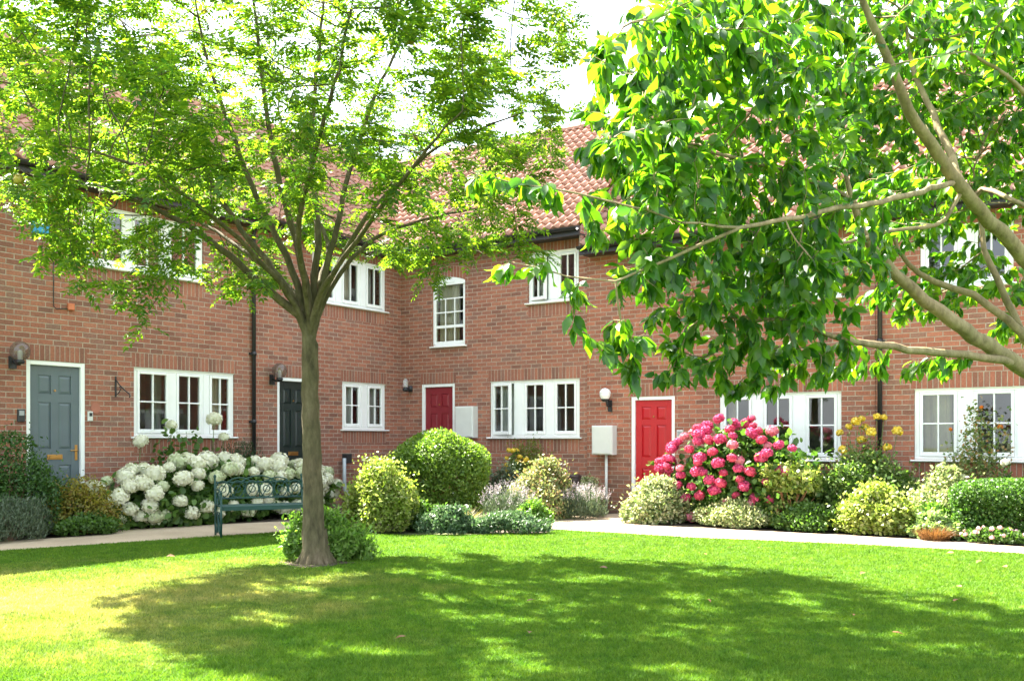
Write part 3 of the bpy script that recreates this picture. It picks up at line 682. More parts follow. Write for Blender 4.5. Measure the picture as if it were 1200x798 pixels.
# ---------------------------------------------------------------- shrubs
def lumps(n,amp,k):
    c=rdir(k); c[:,2]=np.abs(c[:,2])*.9; c=unit(c); a=rng.uniform(.5,1,k)*amp
    sgn=rng.choice([1,1,-.9],k)
    def f(d): return 1+np.sum(a*sgn*np.exp(-(1-d@c.T)*rng_w),axis=1)
    rng_w=rng.uniform(7,22,k)
    return f
def dome(n, rx, ry, h, ulo=0.0, shell=.45, amp=.16, k=22, boxy=1.0, zmin=.02, drop=0.0):
    """leaf positions in an uneven dome standing on z=0, and their outward directions"""
    zc=.5 if boxy<2 else .6
    per=math.pi*(rx+ry); side=per*h*zc; top=math.pi*(rx*ry+ (rx+ry)*h*(1-zc))*.8
    d=rdir(n*3); d[:,2]=np.abs(d[:,2]); d=d[:n]; lo=rng.random(n)<side/(side+top)
    d[lo,2]=0; d=unit(d); zl=rng.random(n)
    dd=d.copy(); dd[lo,2]=-(1-zl[lo])*.9; f=lumps(n,amp,k)(unit(dd))
    e=d.copy()
    if boxy>1: e=d/np.power(np.sum(np.abs(d)**(2*boxy),axis=1),1/(2*boxy))[:,None]
    r=f*(1-shell*np.abs(rng.normal(size=n))*.6); r=np.maximum(r,.25)
    p=np.stack([e[:,0]*rx*r,e[:,1]*ry*r,h*zc+e[:,2]*h*(1-zc)*r],1)
    p[lo,2]=h*zc*zl[lo]; tp=(.88+.12*np.sqrt(zl[lo])) if boxy<2 else 1; p[lo,0]*=tp; p[lo,1]*=tp
    p[:,2]=np.maximum(p[:,2],zmin+.03*rng.random(n))
    o=unit(np.stack([d[:,0]/rx,d[:,1]/ry,d[:,2]/(h*.6)],1))
    return p,o
def lobed(n, rx, ry, h, amp=.16, nl=16, skirt=0.0, stray=1.0):
    """leaf positions over a heap of overlapping lobes: an uneven, natural bush"""
    nl=int(nl); d=rdir(nl*3); d[:,2]=np.abs(d[:,2])*1.1-.02; d=unit(d)[:nl]
    dist=rng.uniform(.50,.68,nl)*(1+rng.normal(size=nl)*amp*.5); R_=rng.uniform(.20,.36,nl)
    c=d*dist[:,None]; low=rng.random(nl)<.4; c[low,2]=rng.uniform(.12,.35,low.sum()); k=np.linalg.norm(c[:,:2],axis=1); c[low,:2]*=(.62/np.maximum(k[low],.2))[:,None]
    c=np.vstack([c,[[0,0,.4]],[[0,0,.12]]]); R_=np.append(R_,[.56,.6])
    w=R_**2; w=w/w.sum(); i=rng.choice(len(c),n,p=w); v=rdir(n)
    out=unit(c[i]+np.array([0,0,.15])); flip=(np.sum(v*out,axis=1)<-.15)&(rng.random(n)<.8); v[flip]*=-1
    rr=R_[i]*(1-np.abs(rng.normal(size=n))*.22); q=c[i]+v*np.maximum(rr,.05)[:,None]
    deep=(np.sqrt(q[:,0]**2+q[:,1]**2+(q[:,2]*.9)**2)<.5)&(rng.random(n)<.72); q[deep]=(c[i]+v*(R_[i])[:,None])[deep]*1.0
    neg=q[:,2]<0; q[neg,2]=rng.random(neg.sum())*.3
    if skirt>0: low=(q[:,2]<skirt)&(rng.random(n)<.85); q[low,2]=skirt+(1-skirt)*rng.random(low.sum())*.6
    st=rng.random(n)<.11*stray; q[st]+=out[st]*(rng.random(st.sum())**2*.32)[:,None]
    hi=q[:,2]>.86; q[hi,2]=.86+(q[hi,2]-.86)*.45
    p=q*np.array([rx,ry,h*1.02]); p[:,2]+=.015
    o=unit((v*.8+out*.5)/np.array([rx,ry,h])*min(rx,ry,h))
    return p,o
def foliage_mesh(name,p,o,L,W,T=T_QUAD,up=.35,jit=.8,droop=.0):
    n=len(p)
    D=unit(o*.7+rng.normal(size=(n,3))*jit+np.array([0,0,up-droop]))
    N=unit(o*.8+np.array([0,0,.7])+rng.normal(size=(n,3))*.55)
    l=L*rng.uniform(.65,1.25,n)
    V,f,s=leaves(p-D*l[:,None]*.4,D,N,l,W*rng.uniform(.8,1.2,n)*(l/L),T)
    return np_mesh(name,V,f,s)
def stems(rx,ry,h,n,rad=.008,mat=STEM,spread=.85,parent=None,name='stems'):
    mb=MB()
    for i in range(n):
        a=random.uniform(0,6.283); q=random.uniform(.2,1)*spread
        x,y=math.cos(a)*rx*q,math.sin(a)*ry*q; zt=h*random.uniform(.5,.9)*(1-.3*q*q)
        b=(x*.12,y*.12,-.01); m1=(x*.45+random.uniform(-.03,.03),y*.45,zt*.5)
        mb.tube([b,m1,(x,y,zt)],[rad*1.5,rad,rad*.4],5,0,False)
    return mb.build(name,[mat],parent)
def place_LM(side,pl,pr,off):
    """middle point and half length of something seen between two pixel columns, off metres before a wall"""
    if side=='L':
        b0,b1=on_left(pl,off),on_left(pr,off); c=AB(off,(b0+b1)/2); return c,abs(b0-b1)/2,ROT_L,lambda py: EYE+(HOR-py)*c[1]/F
    a0,a1=on_mid(pl,off),on_mid(pr,off); c=AB((a0+a1)/2,off); return c,abs(a1-a0)/2,ROT_M,lambda py: EYE+(HOR-py)*c[1]/F
def shrub(name,label,cat,where,n,leaf,mat,hd=.4,stem=(STEM,14,.008),group=None,**kw):
    """where: (side, px left, px right, offset, py top) beside a wall or ('G', px left, px right, py front base, py top)"""
    side,pl,pr,off,top=where
    if side=='G':
        df=EYE*F/(off-HOR); dc=df+hd; hl=(pr-pl)/2*dc/F; c=np.array([((pl+pr)/2-600)/F*dc,dc]); rz=0; h=EYE+(HOR-top)*dc/F
    else:
        c,hl,rz,zf=place_LM(side,pl,pr,off); h=zf(top)
    fk={k:kw.pop(k) for k in ('T','up','jit','droop') if k in kw}
    r=empty(name,(c[0],c[1],0),rz,label,cat,group)
    n=int(n*1.8); lf=(leaf[0]*1.08,leaf[1]*1.4); skirt=kw.pop('skirt',0.0)
    if kw.get('boxy',1)>1: p,o=dome(n,hl*.96,hd,h*.97,**kw)
    else: p,o=lobed(n,hl*1.13,hd*1.15,h*1.02,kw.get('amp',.16),kw.get('nl',38),skirt,kw.get('stray',1.0))
    link('foliage',foliage_mesh('foliage',p,o,lf[0],lf[1],**fk),r,mat)
    if stem: stems(hl,hd,h,stem[1],stem[2],stem[0],parent=r)
    r['dims']=0; del r['dims']
    return r,hl,hd,h
GREEN=lambda nm,cols,tr=(1.5,1.7,.8),tf=.4,**k: leaf_mat(nm,cols,tr,tf,**k)
M_dark=GREEN('dark_green_leaf',[(.03,.08,.018),(.05,.115,.024),(.075,.15,.03)],tf=.3)
M_mid=GREEN('mid_green_leaf',[(.045,.095,.018),(.07,.14,.025),(.10,.18,.035)])
M_bright=GREEN('bright_green_leaf',[(.07,.15,.02),(.11,.21,.03),(.16,.26,.045)])
M_gold=GREEN('golden_leaf',[(.22,.20,.028),(.30,.24,.04),(.16,.18,.03),(.26,.15,.05)])
M_yg=GREEN('yellow_green_leaf',[(.12,.18,.028),(.19,.25,.04),(.27,.31,.07),(.30,.30,.13)])
M_grey=GREEN('grey_green_leaf',[(.07,.105,.06),(.10,.14,.08),(.14,.175,.105)],(1.2,1.3,.9),.25)
M_blue=GREEN('blue_green_leaf',[(.055,.11,.05),(.085,.15,.065),(.13,.19,.09)],(1.2,1.4,.9),.3)
M_var=GREEN('variegated_leaf',[(.10,.16,.05),(.17,.23,.09),(.36,.38,.20),(.48,.47,.30)],(1.3,1.35,.9),.35)
M_cream=GREEN('cream_edged_leaf',[(.09,.15,.045),(.18,.24,.08),(.42,.43,.22),(.5,.5,.3)],(1.2,1.3,.8),.35)
M_pinktip=GREEN('pink_tipped_leaf',[(.09,.14,.04),(.16,.21,.07),(.30,.32,.14),(.42,.26,.16)],(1.3,1.3,.8),.35)
M_brown=GREEN('brown_sedge_leaf',[(.13,.06,.02),(.19,.095,.035),(.23,.14,.06)],(1.3,1.1,.7),.3)
M_lav=GREEN('lavender_spike',[(.29,.26,.30),(.36,.32,.34),(.32,.33,.26)],(1.1,1,1.1),.3)
M_yew=GREEN('yew_needle',[(.013,.038,.013),(.02,.055,.016),(.035,.08,.02)],tf=.2)
M_hydl=GREEN('hydrangea_leaf',[(.04,.095,.018),(.07,.14,.025),(.11,.19,.04)])
M_white=leaf_mat('white_floret',[(.78,.78,.58),(.83,.82,.68),(.86,.85,.75)],(1,1,.9),.35,.7,.2)
M_cgreen=leaf_mat('greenish_floret',[(.55,.62,.36),(.66,.70,.48),(.72,.74,.56)],(1,1,.8),.35,.7,.2)
M_pink=leaf_mat('pink_floret',[(.50,.045,.14),(.58,.075,.20),(.66,.15,.29)],(1.1,.9,1),.3,.6,.2)
M_pink2=leaf_mat('deep_pink_floret',[(.42,.03,.085),(.52,.055,.13),(.58,.10,.18)],(1.1,.9,1),.3,.6,.2)
M_yrose=leaf_mat('yellow_petal',[(.80,.58,.04),(.82,.64,.09),(.85,.72,.2)],(1,1,.6),.35,.6,.2)
M_wrose=leaf_mat('cream_petal',[(.78,.72,.60),(.8,.76,.68)],(1,1,.9),.35,.6,.2)
M_orange=leaf_mat('orange_petal',[(.75,.22,.03),(.8,.32,.06)],(1,1,.6),.35,.6,.2)

def tuft(name,label,where,n,L,W,mat,hd):
    side,pl,pr,off,top=where
    if side=='G':
        dc=EYE*F/(off-HOR)+hd; hl=(pr-pl)/2*dc/F; c=np.array([((pl+pr)/2-600)/F*dc,dc]); rz=0
    else: c,hl,rz,zf=place_LM(side,pl,pr,off)
    r=empty(name,(c[0],c[1],0),rz,label,'plant')
    a=rng.random(n)*6.283; q=np.sqrt(rng.random(n)); x=np.cos(a)*q; y=np.sin(a)*q
    p=np.stack([x*hl*.75,y*hd*.75,np.zeros(n)],1); D=unit(np.stack([x*.8,y*.8,np.full(n,1.25)],1)+rng.normal(size=(n,3))*.28); D[:,2]=np.abs(D[:,2])
    l=L*rng.uniform(.5,1.2,n); T=(np.array([(0,-.5,0),(0,.5,0),(.5,.5,.0),(.5,-.5,.0),(1,0,-.28)]),[(0,1,2,3),(3,2,4)])
    link('foliage',np_mesh('foliage',*leaves(p,D,np.array([0,0,1.])+rng.normal(size=(n,3))*.2,l,W,T)),r,mat)
M_foot=leaf_mat('foot_bush_leaf',[(.095,.19,.032),(.14,.25,.045),(.21,.32,.07)],(1.5,1.7,.8),.42)
# along the left wall
shrub('dark_green_shrub','tall dark green shrub in front of the slate grey door at the left edge','shrub',('L',-70,86,.55,507),9000,(.045,.02),M_dark,.48,amp=.14)
shrub('golden_shrub','golden brown leaved shrub between the dark green shrub and the white hydrangea','shrub',('L',52,140,.78,556),5200,(.042,.02),M_gold,.36,amp=.2)
shrub('rosemary_bush','low grey green needle leaved bush at the left edge of the path','shrub',('L',-60,72,1.0,582),8000,(.05,.007),M_grey,.34,up=.8,jit=.5,amp=.2)
shrub('ground_cover_plant','low bright green plant below the golden shrub','plant',('L',66,136,1.08,600),2200,(.05,.026),M_mid,.26,stem=None)
shrub('yew_bush','dark fine needled bush under the window behind the white hydrangea','shrub',('L',222,338,.32,513),9000,(.05,.007),M_yew,.28,up=.9,jit=.6,amp=.12)

def mophead(name,rad,n,fl):
    d=rdir(n); d=d[d[:,2]>-.75]; n=len(d)
    rr=rad*(.88+.17*rng.random(n)); p=d*rr[:,None]; p[:,2]*=.82
    N=unit(d+rng.normal(size=(n,3))*.35); t=unit(np.cross(N,rdir(n)))
    V1=leaves(p-t*fl*.5,t,N,fl,fl,T_QUAD); t2=unit(t+0*N)
    s=np.cross(N,t); V2=leaves(p-s*fl*.5+N*.002,s,N,fl,fl*.9,T_QUAD)
    cv=[];cf=[]
    for a in range(7):
        for b_ in range(10):
            t=math.pi*a/6; u=2*math.pi*b_/10; q=rad*.86*(1+.05*math.sin(7*a+5*b_)); cv.append((q*math.sin(t)*math.cos(u),q*math.sin(t)*math.sin(u),q*.82*math.cos(t)))
    for a in range(6):
        for b_ in range(10): cf+= [a*10+b_,(a+1)*10+b_,(a+1)*10+(b_+1)%10,a*10+(b_+1)%10]
    V3=(np.array(cv),np.array(cf),np.full(60,4))
    V,f,sz=join([V1,V2,V3]); return np_mesh(name,V,f,sz)
def flower_parts(parent,pts,meshes,name,scale=(.75,1.15)):
    base=[]
    for i,q in enumerate(pts):
        me,mat=meshes[i%len(meshes)]
        o=bpy.data.objects.new(name,me); COL.objects.link(o)
        if not me.materials: me.materials.append(mat)
        o.parent=parent; o.location=q; s=random.uniform(*scale); o.scale=(s,s,s)
        o.rotation_euler=(random.uniform(-.5,.5),random.uniform(-.5,.5),random.uniform(0,6.28))
def front_points(n,hl,hd,h,front,mind,zlo=.1,wide=1.75,bias=0.0):
    """flower places over the visible side of a bush, as many as fit with mind metres between them"""
    out=[]; f=math.atan2(front[1],front[0])
    for tries in range(60000):
        if len(out)>=n: break
        z=random.uniform(zlo/h,1.0); a=f+random.uniform(-wide,wide)
        if z>.93: rr=random.uniform(0,.55)
        elif z>.5: rr=math.sqrt(max(0,1-((z-.5)/.5)**2))*random.uniform(.93,1.05)+.06
        else: rr=random.uniform(.96,1.07)*(.85+.3*z)
        if bias and random.random()<bias*max(0,math.cos(a-f-1.2))*(1-z): continue
        q=Vector((math.cos(a)*rr*hl,math.sin(a)*rr*hd,z*h*random.uniform(.97,1.05)))
        if all((q-o).length>mind for o in out): out.append(q)
    return out
def shell_points(n, hl, hd, h, front, amp=.07, zlo=.12, mind=.1):
    """flower places on the visible side of a dome, kept apart from each other"""
    out=[]; tries=0
    while len(out)<n and tries<30000:
        tries+=1
        v=Vector((random.gauss(0,1),random.gauss(0,1),random.gauss(0,1))).normalized()
        if v.z<-.3 or (v.dot(front)<-.25 and v.z<.55): continue
        k=1+random.uniform(-amp,amp)
        z=h*.42+v.z*h*.58*k if v.z>0 else h*.42*(1+v.z/.3)
        if z<zlo: continue
        q=Vector((v.x*hl*k,v.y*hd*k,z))
        if all((q-o).length>mind for o in out): out.append(q)
    return out
# white hydrangea
r,hl,hd,h=shrub('white_hydrangea','wide hydrangea covered in big white flower heads behind the green bench','hydrangea',('L',114,386,.66,540),6500,(.11,.075),M_hydl,.52,T=T_OVAL,amp=.10,stem=(GSTEM,30,.007),shell=.5)
wm=[(mophead('flower_head',.135,260,.040),M_white),(mophead('flower_head',.12,230,.040),M_white),(mophead('flower_head',.122,230,.040),M_cgreen)]
wm=[wm[0],wm[1],wm[0],wm[2],wm[1]]
flower_parts(r,front_points(84,hl*1.0,hd*1.04,h*1.03,(0,-1),.155,.12),wm,'flower_head',(.72,1.2))
r,_,_,_=shrub('tall_hydrangea_stems','tall hydrangea stems with white heads rising before the left window','hydrangea',('L',150,268,.35,492),260,(.10,.065),M_hydl,.12,T=T_OVAL,amp=.1,stem=None,shell=.5)
ts=MB(); tp=[]
for px,py in ((165,517),(201,498),(251,491),(262,512)):
    b=on_left(px,.35); q=AB(.35,b); w=Vector((q[0],q[1],EYE+(HOR-py)*q[1]/F))
    l=Matrix.Rotation(-ROT_L,4,'Z')@(w-r.location); tp.append(l)
    ts.tube([(l.x+.05,l.y,.3),(l.x-.02,l.y+.01,l.z*.7),tuple(l)],.006,5)
ts.build('stems',[GSTEM],r); flower_parts(r,tp,[wm[0],wm[1]],'flower_head',(.6,.95))

# pair at the foot of the tree
shrub('leafy_bush','loose light green leafy mound round the foot of the tree trunk','shrub',('G',332,430,659,596),6500,(.055,.02),M_foot,.22,up=.6,amp=.3,nl=46,stray=1.8)
# middle bed
shrub('yellow_green_shrub','rounded yellow green shrub left of the big clipped shrub','shrub',('G',402,492,626,532),8500,(.05,.024),M_yg,.5,amp=.16,shell=.5)
shrub('clipped_round_shrub','big dense round green shrub in front of the dull red door','shrub',('G',457,574,612,502),14000,(.055,.024),GREEN('round_shrub_leaf',[(.075,.14,.02),(.12,.20,.028),(.20,.28,.05)]),.72,boxy=1.03,amp=.09,k=80,shell=.38)
shrub('silver_plant','low blue grey leafy plant at the lawn edge below the big round shrub','plant',('G',490,560,627,592),2600,(.06,.02),M_blue,.25,stem=None,amp=.25)
tuft('pale_sedge','tuft of pale buff grass at the lawn edge below the round shrub',('G',520,560,622,596),700,.32,.006,GREEN('buff_grass',[(.22,.17,.08),(.28,.22,.11),(.16,.16,.06)]),.2)
shrub('spreading_groundcover','dark green spreading ground cover along the middle lawn edge','plant',('G',545,648,627,598),4200,(.05,.016),M_blue,.28,stem=None,amp=.22)
shrub('bright_green_mound','small vivid green mound at the right end of the middle bed','plant',('G',606,647,621,584),3200,(.035,.02),M_bright,.22,stem=None,amp=.1)
def spikes(name,label,where,n,hgt,mat,lmat,hd,nleaf,cat='lavender'):
    r,hl,hd_,h=shrub(name,label,cat,where,nleaf,(.06,.008),lmat,hd,stem=None,up=1.0,jit=.45,amp=.15)
    p,o=dome(n,hl,hd,h*.9,shell=.3,amp=.1); p=p[p[:,2]>h*.35]; o=o[:len(p)]
    D=unit(o*.6+np.array([0,0,.9])+rng.normal(size=p.shape)*.2); 
    V1=leaves(p,D,rdir(len(p)),.16*hgt,.004,T_QUAD); q=p+D*.12*hgt
    parts=[V1]
    link('flower_stalks',np_mesh('flower_stalks',*join(parts)),r,lmat)
    V2=[leaves(q+D*.012*k*hgt*1.3+rng.normal(size=q.shape)*.004,unit(D+rng.normal(size=q.shape)*.9),rdir(len(q)),.022,.012,T_QUAD) for k in range(6)]
    link('flower_spikes',np_mesh('flower_spikes',*join(V2)),r,mat)
spikes('lavender_bush','faded lavender bush beside the path in front of the meter box pole',('G',646,712,609,575),520,1.0,M_lav,M_grey,.45,5200)
spikes('lavender_bush','smaller grey lavender tuft behind the middle lawn edge',('G',566,628,617,574),300,1.1,M_lav,M_grey,.3,2600)
shrub('wall_shrub','yellowish green shrub under the open window of the middle house','shrub',('M',588,652,.4,511),5200,(.035,.016),GREEN('wall_shrub_leaf',[(.075,.12,.015),(.13,.165,.02),(.17,.18,.03)]),.36)
r,hl,hd,h=shrub('golden_flower_plant','small clump of golden yellow flowers below the open window','plant',('M',593,618,.85,524),900,(.045,.02),M_mid,.2,stem=(GSTEM,8,.004))
shrub('golden_blooms_bush','grey green leafy bush left of the pink tipped shrub','shrub',('M',566,625,1.15,540),3600,(.045,.018),M_grey,.35)
gm=[(mophead('bloom',.05,60,.03),M_yrose)]
flower_parts(r,shell_points(12,hl*1.1,hd*1.05,h,Vector((0,-1,0)),.1,.5,.08),gm,'bloom',(.6,1))
shrub('pink_tipped_shrub','pale green shrub with pinkish shoot tips in front of the middle window','shrub',('M',598,672,1.75,535),5200,(.055,.024),M_pinktip,.5,amp=.24,k=30,shell=.55)
shrub('silvery_shrub','small silvery green shrub beside the white meter box pole','shrub',('M',672,708,.6,557),1800,(.045,.022),M_var,.28)
r=empty('water_butt',(*AB(on_mid(673,.12),.12),0),ROT_M,'low dark brown bin against the wall right of the middle window','bin')
m=MB(); m.lathe((0,0,0),[(.001,0),(.10,0),(.12,.55),(.115,.60),(.001,.60)],14); m.build('body',[simple('dark_brown_plastic',(.05,.03,.025),.5)],r)
m=MB(); m.lathe((0,0,.59),[(.125,0),(.13,.03),(.10,.06),(.001,.065)],14); m.build('lid',[simple('dark_brown_lid',(.05,.03,.025),.5)],r)
# right bed
shrub('ground_cover_plant','dark leafy ground cover in front of the bare stemmed shrub by the path','plant',('M',905,990,1.55,590),3000,(.055,.026),M_mid,.3,stem=None,amp=.3)
shrub('ground_cover_plant','low leafy plant filling the gap between the hedge and the golden green shrub','plant',('M',1056,1130,1.45,588),3000,(.055,.026),M_foot,.3,stem=None,amp=.3)
shrub('ground_cover_plant','low green plant between the yellow green shrub and the big round shrub','plant',('G',462,520,622,588),2600,(.055,.024),M_mid,.3,stem=None,amp=.3)
shrub('variegated_shrub','cream and green variegated shrub in front of the bright red door','shrub',('G',730,806,615,556),6500,(.055,.026),M_var,.42,amp=.2,shell=.5)
r,hl,hd,h=shrub('pink_hydrangea','large hydrangea crowded with bright pink flower heads right of the red door','hydrangea',('M',785,962,.95,497),7500,(.10,.065),M_hydl,.66,T=T_OVAL,amp=.09,stem=(STEM,26,.009),shell=.5)
pk=[(mophead('flower_head',.084,170,.028),M_pink),(mophead('flower_head',.078,150,.026),M_pink2)]; pk=[pk[0],pk[1],pk[0],pk[0],(mophead('flower_head',.075,150,.027),leaf_mat('faded_pink_floret',[(.62,.16,.26),(.68,.26,.34),(.6,.2,.2)],(1.1,.9,1),.3,.6,.2)),pk[1]]
pts=front_points(100,hl*1.02,hd*1.04,h*1.03,(-.35,-.93),.092,.08,wide=1.35,bias=.3)
flower_parts(r,pts,pk,'flower_head',(.75,1.2))
shrub('low_variegated_bush','low pale edged bush at the path below the pink hydrangea','shrub',('M',815,906,1.62,583),5200,(.04,.017),M_cream,.28,amp=.12)
shrub('bare_stemmed_shrub','yellowish shrub with bare brown stems right of the pink hydrangea','shrub',('M',888,964,1.3,538),2600,(.06,.03),M_yg,.36,amp=.2,stem=(simple('reddish_brown_stem',(.24,.115,.055),.8,var=.3),26,.013),skirt=.5)
shrub('backing_shrub','broad mid green shrub behind the golden green one, left of the right window','shrub',('M',944,1092,.72,524),9500,(.06,.03),GREEN('backing_leaf',[(.055,.11,.022),(.09,.16,.03),(.20,.25,.09)]),.5,amp=.2)
shrub('golden_green_shrub','rounded golden green shrub at the path edge below the yellow roses','shrub',('M',978,1074,1.48,562),6500,(.055,.03),M_yg,.36,amp=.15)
shrub('pale_green_shrub','pale cream green shrub under the right window','shrub',('M',1064,1156,.95,541),7000,(.055,.026),M_cream,.5,amp=.22,k=30)
shrub('clipped_hedge','dense clipped dark green hedge block at the right edge of the bed','hedge',('M',1116,1330,1.32,560),17000,(.04,.02),GREEN('hedge_leaf',[(.035,.085,.016),(.06,.135,.022),(.10,.19,.035)]),.5,boxy=2.2,amp=.06,shell=.3)
tuft('brown_sedge','low tuft of rusty brown sedge on the path edge',('M',1074,1118,1.95,608),1100,.19,.006,M_brown,.2)
shrub('pale_leaved_plant','low pale green leafy plant just behind the brown sedge','plant',('M',1066,1128,1.72,600),1700,(.06,.035),GREEN('pale_leaf',[(.12,.2,.07),(.2,.28,.11),(.30,.36,.18)]),.22,stem=None)
r,hl,hd,h=shrub('pink_bedding_plant','low plant with tiny pink flowers at the path below the hedge','plant',('M',1128,1206,1.98,618),1700,(.04,.02),M_mid,.16,stem=None)
flower_parts(r,shell_points(14,hl,hd,h,Vector((0,-1,.2)),.1,.05,.06),[(mophead('bloom',.03,30,.022),leaf_mat('pale_pink_petal',[(.7,.4,.42),(.75,.5,.5)],(1,1,1),.3))],'bloom',(.7,1.1))
shrub('golden_top_shrub','golden leaved shrub behind the hedge at the right edge','shrub',('M',1176,1262,.55,543),4200,(.05,.024),M_gold,.34)
def rose(label,name,where,nleaf,flowers,mats,hd,lm):
    r,hl,hd_,h=shrub(name,label,'rose bush',where,nleaf,(.05,.028),lm,hd,T=T_QUAD,amp=.3,stem=None,shell=.75)
    loc=Vector(r.location); rz=r.rotation_euler.z; off=where[3]; st=MB(); pts=[]
    for px,py in flowers:
        o=off+random.uniform(-.12,.12); q=AB(on_mid(px,o),o); w=Vector((q[0],q[1],EYE+(HOR-py)*q[1]/F))
        l=Matrix.Rotation(-rz,4,'Z')@(w-loc); pts.append(l)
        st.tube([(l.x*.35,l.y*.3,0),(l.x*.75,l.y*.8,l.z*.55),tuple(l)],[.009,.007,.004],5,0,False)
    st.build('stems',[GSTEM],r); flower_parts(r,pts,mats,'bloom',(.7,1.15))
ym=[(mophead('bloom',.062,80,.045),M_yrose)]
rose('tall rose bush with yellow blooms beside the black drainpipe','yellow_rose',('M',968,1056,.5,490),1100,[(984,507),(995,500),(1003,494),(1010,491),(1014,501),(1028,488),(1036,489),(1021,506),(1052,505),(988,527),(1010,515),(1040,524)],ym,.3,M_pinktip)
rose('airy rose bush with red tipped shoots in front of the right window','climbing_rose',('M',1104,1184,.4,466),1500,[(1114,503),(1143,498),(1150,477),(1160,530),(1172,500)],[(mophead('bloom',.03,30,.028),M_orange)],.25,GREEN('red_tipped_leaf',[(.07,.13,.035),(.14,.2,.06),(.24,.27,.11),(.34,.16,.07)]))
r,hl,hd,h=shrub('white_rose','low white rose with one open bloom at the right window sill','rose bush',('M',1160,1196,.75,536),500,(.045,.025),M_mid,.2,stem=(GSTEM,6,.004))
q=AB(on_mid(1178,.95),.95); l=Matrix.Rotation(-ROT_M,4,'Z')@(Vector((q[0],q[1],EYE+(HOR-542)*q[1]/F))-Vector(r.location))
flower_parts(r,[l],[(mophead('bloom',.06,80,.045),M_wrose)],'bloom')

# ---------------------------------------------------------------- trees
def colonize(nodes,parents,attr,step,di,dk,iters=160,up=0.0):
    nodes=[np.array(n,float) for n in nodes]; parents=list(parents)
    N=np.array(nodes); A=attr.copy(); 
    d2=np.full(len(A),1e9); ni=np.zeros(len(A),int)
    def upd(idx):
        for i0 in range(0,len(idx),64):
            ii=idx[i0:i0+64]; dd=((A[:,None,:]-N[ii][None])**2).sum(2); j=dd.argmin(1); m=dd[np.arange(len(A)),j]; k=m<d2; d2[k]=m[k]; ni[k]=np.array(ii)[j[k]]
    upd(list(range(len(N))))
    seen=set()
    for it in range(iters):
        act=d2<di*di
        if not act.any(): break
        dirs=A[act]-N[ni[act]]; dirs=unit(dirs); idx=ni[act]
        acc=np.zeros((len(N),3)); np.add.at(acc,idx,dirs)
        src=np.unique(idx); new=[]
        dv=unit(acc[src]+rng.normal(size=(len(src),3))*.12+np.array([0,0,up]))
        pos=N[src]+dv*step
        keep=[]
        for s_,q in zip(src,pos):
            key=(s_,tuple(np.round(q/ (step*.3)).astype(int)))
            if key in seen: continue
            seen.add(key); keep.append((s_,q))
        if not keep: break
        base=len(N); N=np.vstack([N]+[q[None] for _,q in keep]); parents+= [int(s_) for s_,_ in keep]
        upd(list(range(base,len(N))))
        k=d2>dk*dk; A=A[k]; d2=d2[k]; ni=ni[k]
        if len(A)==0: break
    return N,parents
def skeleton(limbs,root,step,from_trunk=False):
    """limbs: list of (polyline of world points, radii or None); each starts from the nearest existing node"""
    N=[np.array(root[0],float)]; par=[-1]; rad={0:root[1]}
    nt_=None
    for li,(pts,rads) in enumerate(limbs):
        if li==1: nt_=len(N)
        pts=[np.array(p,float) for p in pts]
        d=[np.linalg.norm(n-pts[0]) for n in (N[:nt_] if from_trunk and li else N)]; cur=int(np.argmin(d)); chain=[N[cur]]+pts; rr=[rad.get(cur,rads[0])]+list(rads)
        rr[0]=min(rr[0],rads[0]*1.15)
        # Catmull-Rom
        for i in range(len(chain)-1):
            p0=chain[max(i-1,0)];p1=chain[i];p2=chain[i+1];p3=chain[min(i+2,len(chain)-1)]
            k=max(1,int(np.linalg.norm(p2-p1)/step))
            for j in range(1,k+1):
                t=j/k; q=.5*((2*p1)+(-p0+p2)*t+(2*p0-5*p1+4*p2-p3)*t*t+(-p0+3*p1-3*p2+p3)*t**3)
                N.append(q+rng.normal(size=3)*.006); par.append(cur); cur=len(N)-1; rad[cur]=rr[i]*(1-t)+rr[i+1]*t
    return N,par,rad
def branch_mesh(N,par,rad0,loc,tip=.0035,expo=2.4):
    n=len(N); ch=[[] for _ in range(n)]
    for i,p in enumerate(par):
        if p>=0: ch[p].append(i)
    r=np.zeros(n); 
    for i in range(n-1,-1,-1):
        r[i]=(sum(r[c]**expo for c in ch[i]))**(1/expo) if ch[i] else tip
        r[i]=max(r[i],tip)
        if i in rad0: r[i]=max(min(r[i],rad0[i]*1.0),rad0[i]) 
    for i in range(1,n): r[i]=min(r[i],r[par[i]]*.985) if par[i]>0 else r[i]
    mb=MB(); done=set()
    starts=[0]
    while starts:
        s=starts.pop(); pts=[];rr=[]
        if par[s]>=0:
            g=par[par[s]] if par[par[s]]>=0 else par[s]
            if g!=par[s]: pts.append(N[par[s]]*.6+N[g]*.4-loc); rr.append(min(r[par[s]]*.8,r[s]))
            pts.append(N[par[s]]-loc); rr.append(min(r[par[s]]*.93,r[s]*1.12))
        cur=s
        while True:
            pts.append(N[cur]-loc); rr.append(r[cur])
            if not ch[cur]: break
            c=sorted(ch[cur],key=lambda k:-r[k]); starts+=c[1:]; cur=c[0]
        if len(pts)>1:
            k=14 if rr[0]>.06 else 8 if rr[0]>.02 else 5 if rr[0]>.008 else 3
            mb.tube(pts,rr,k,0,False)
    return mb,r,ch

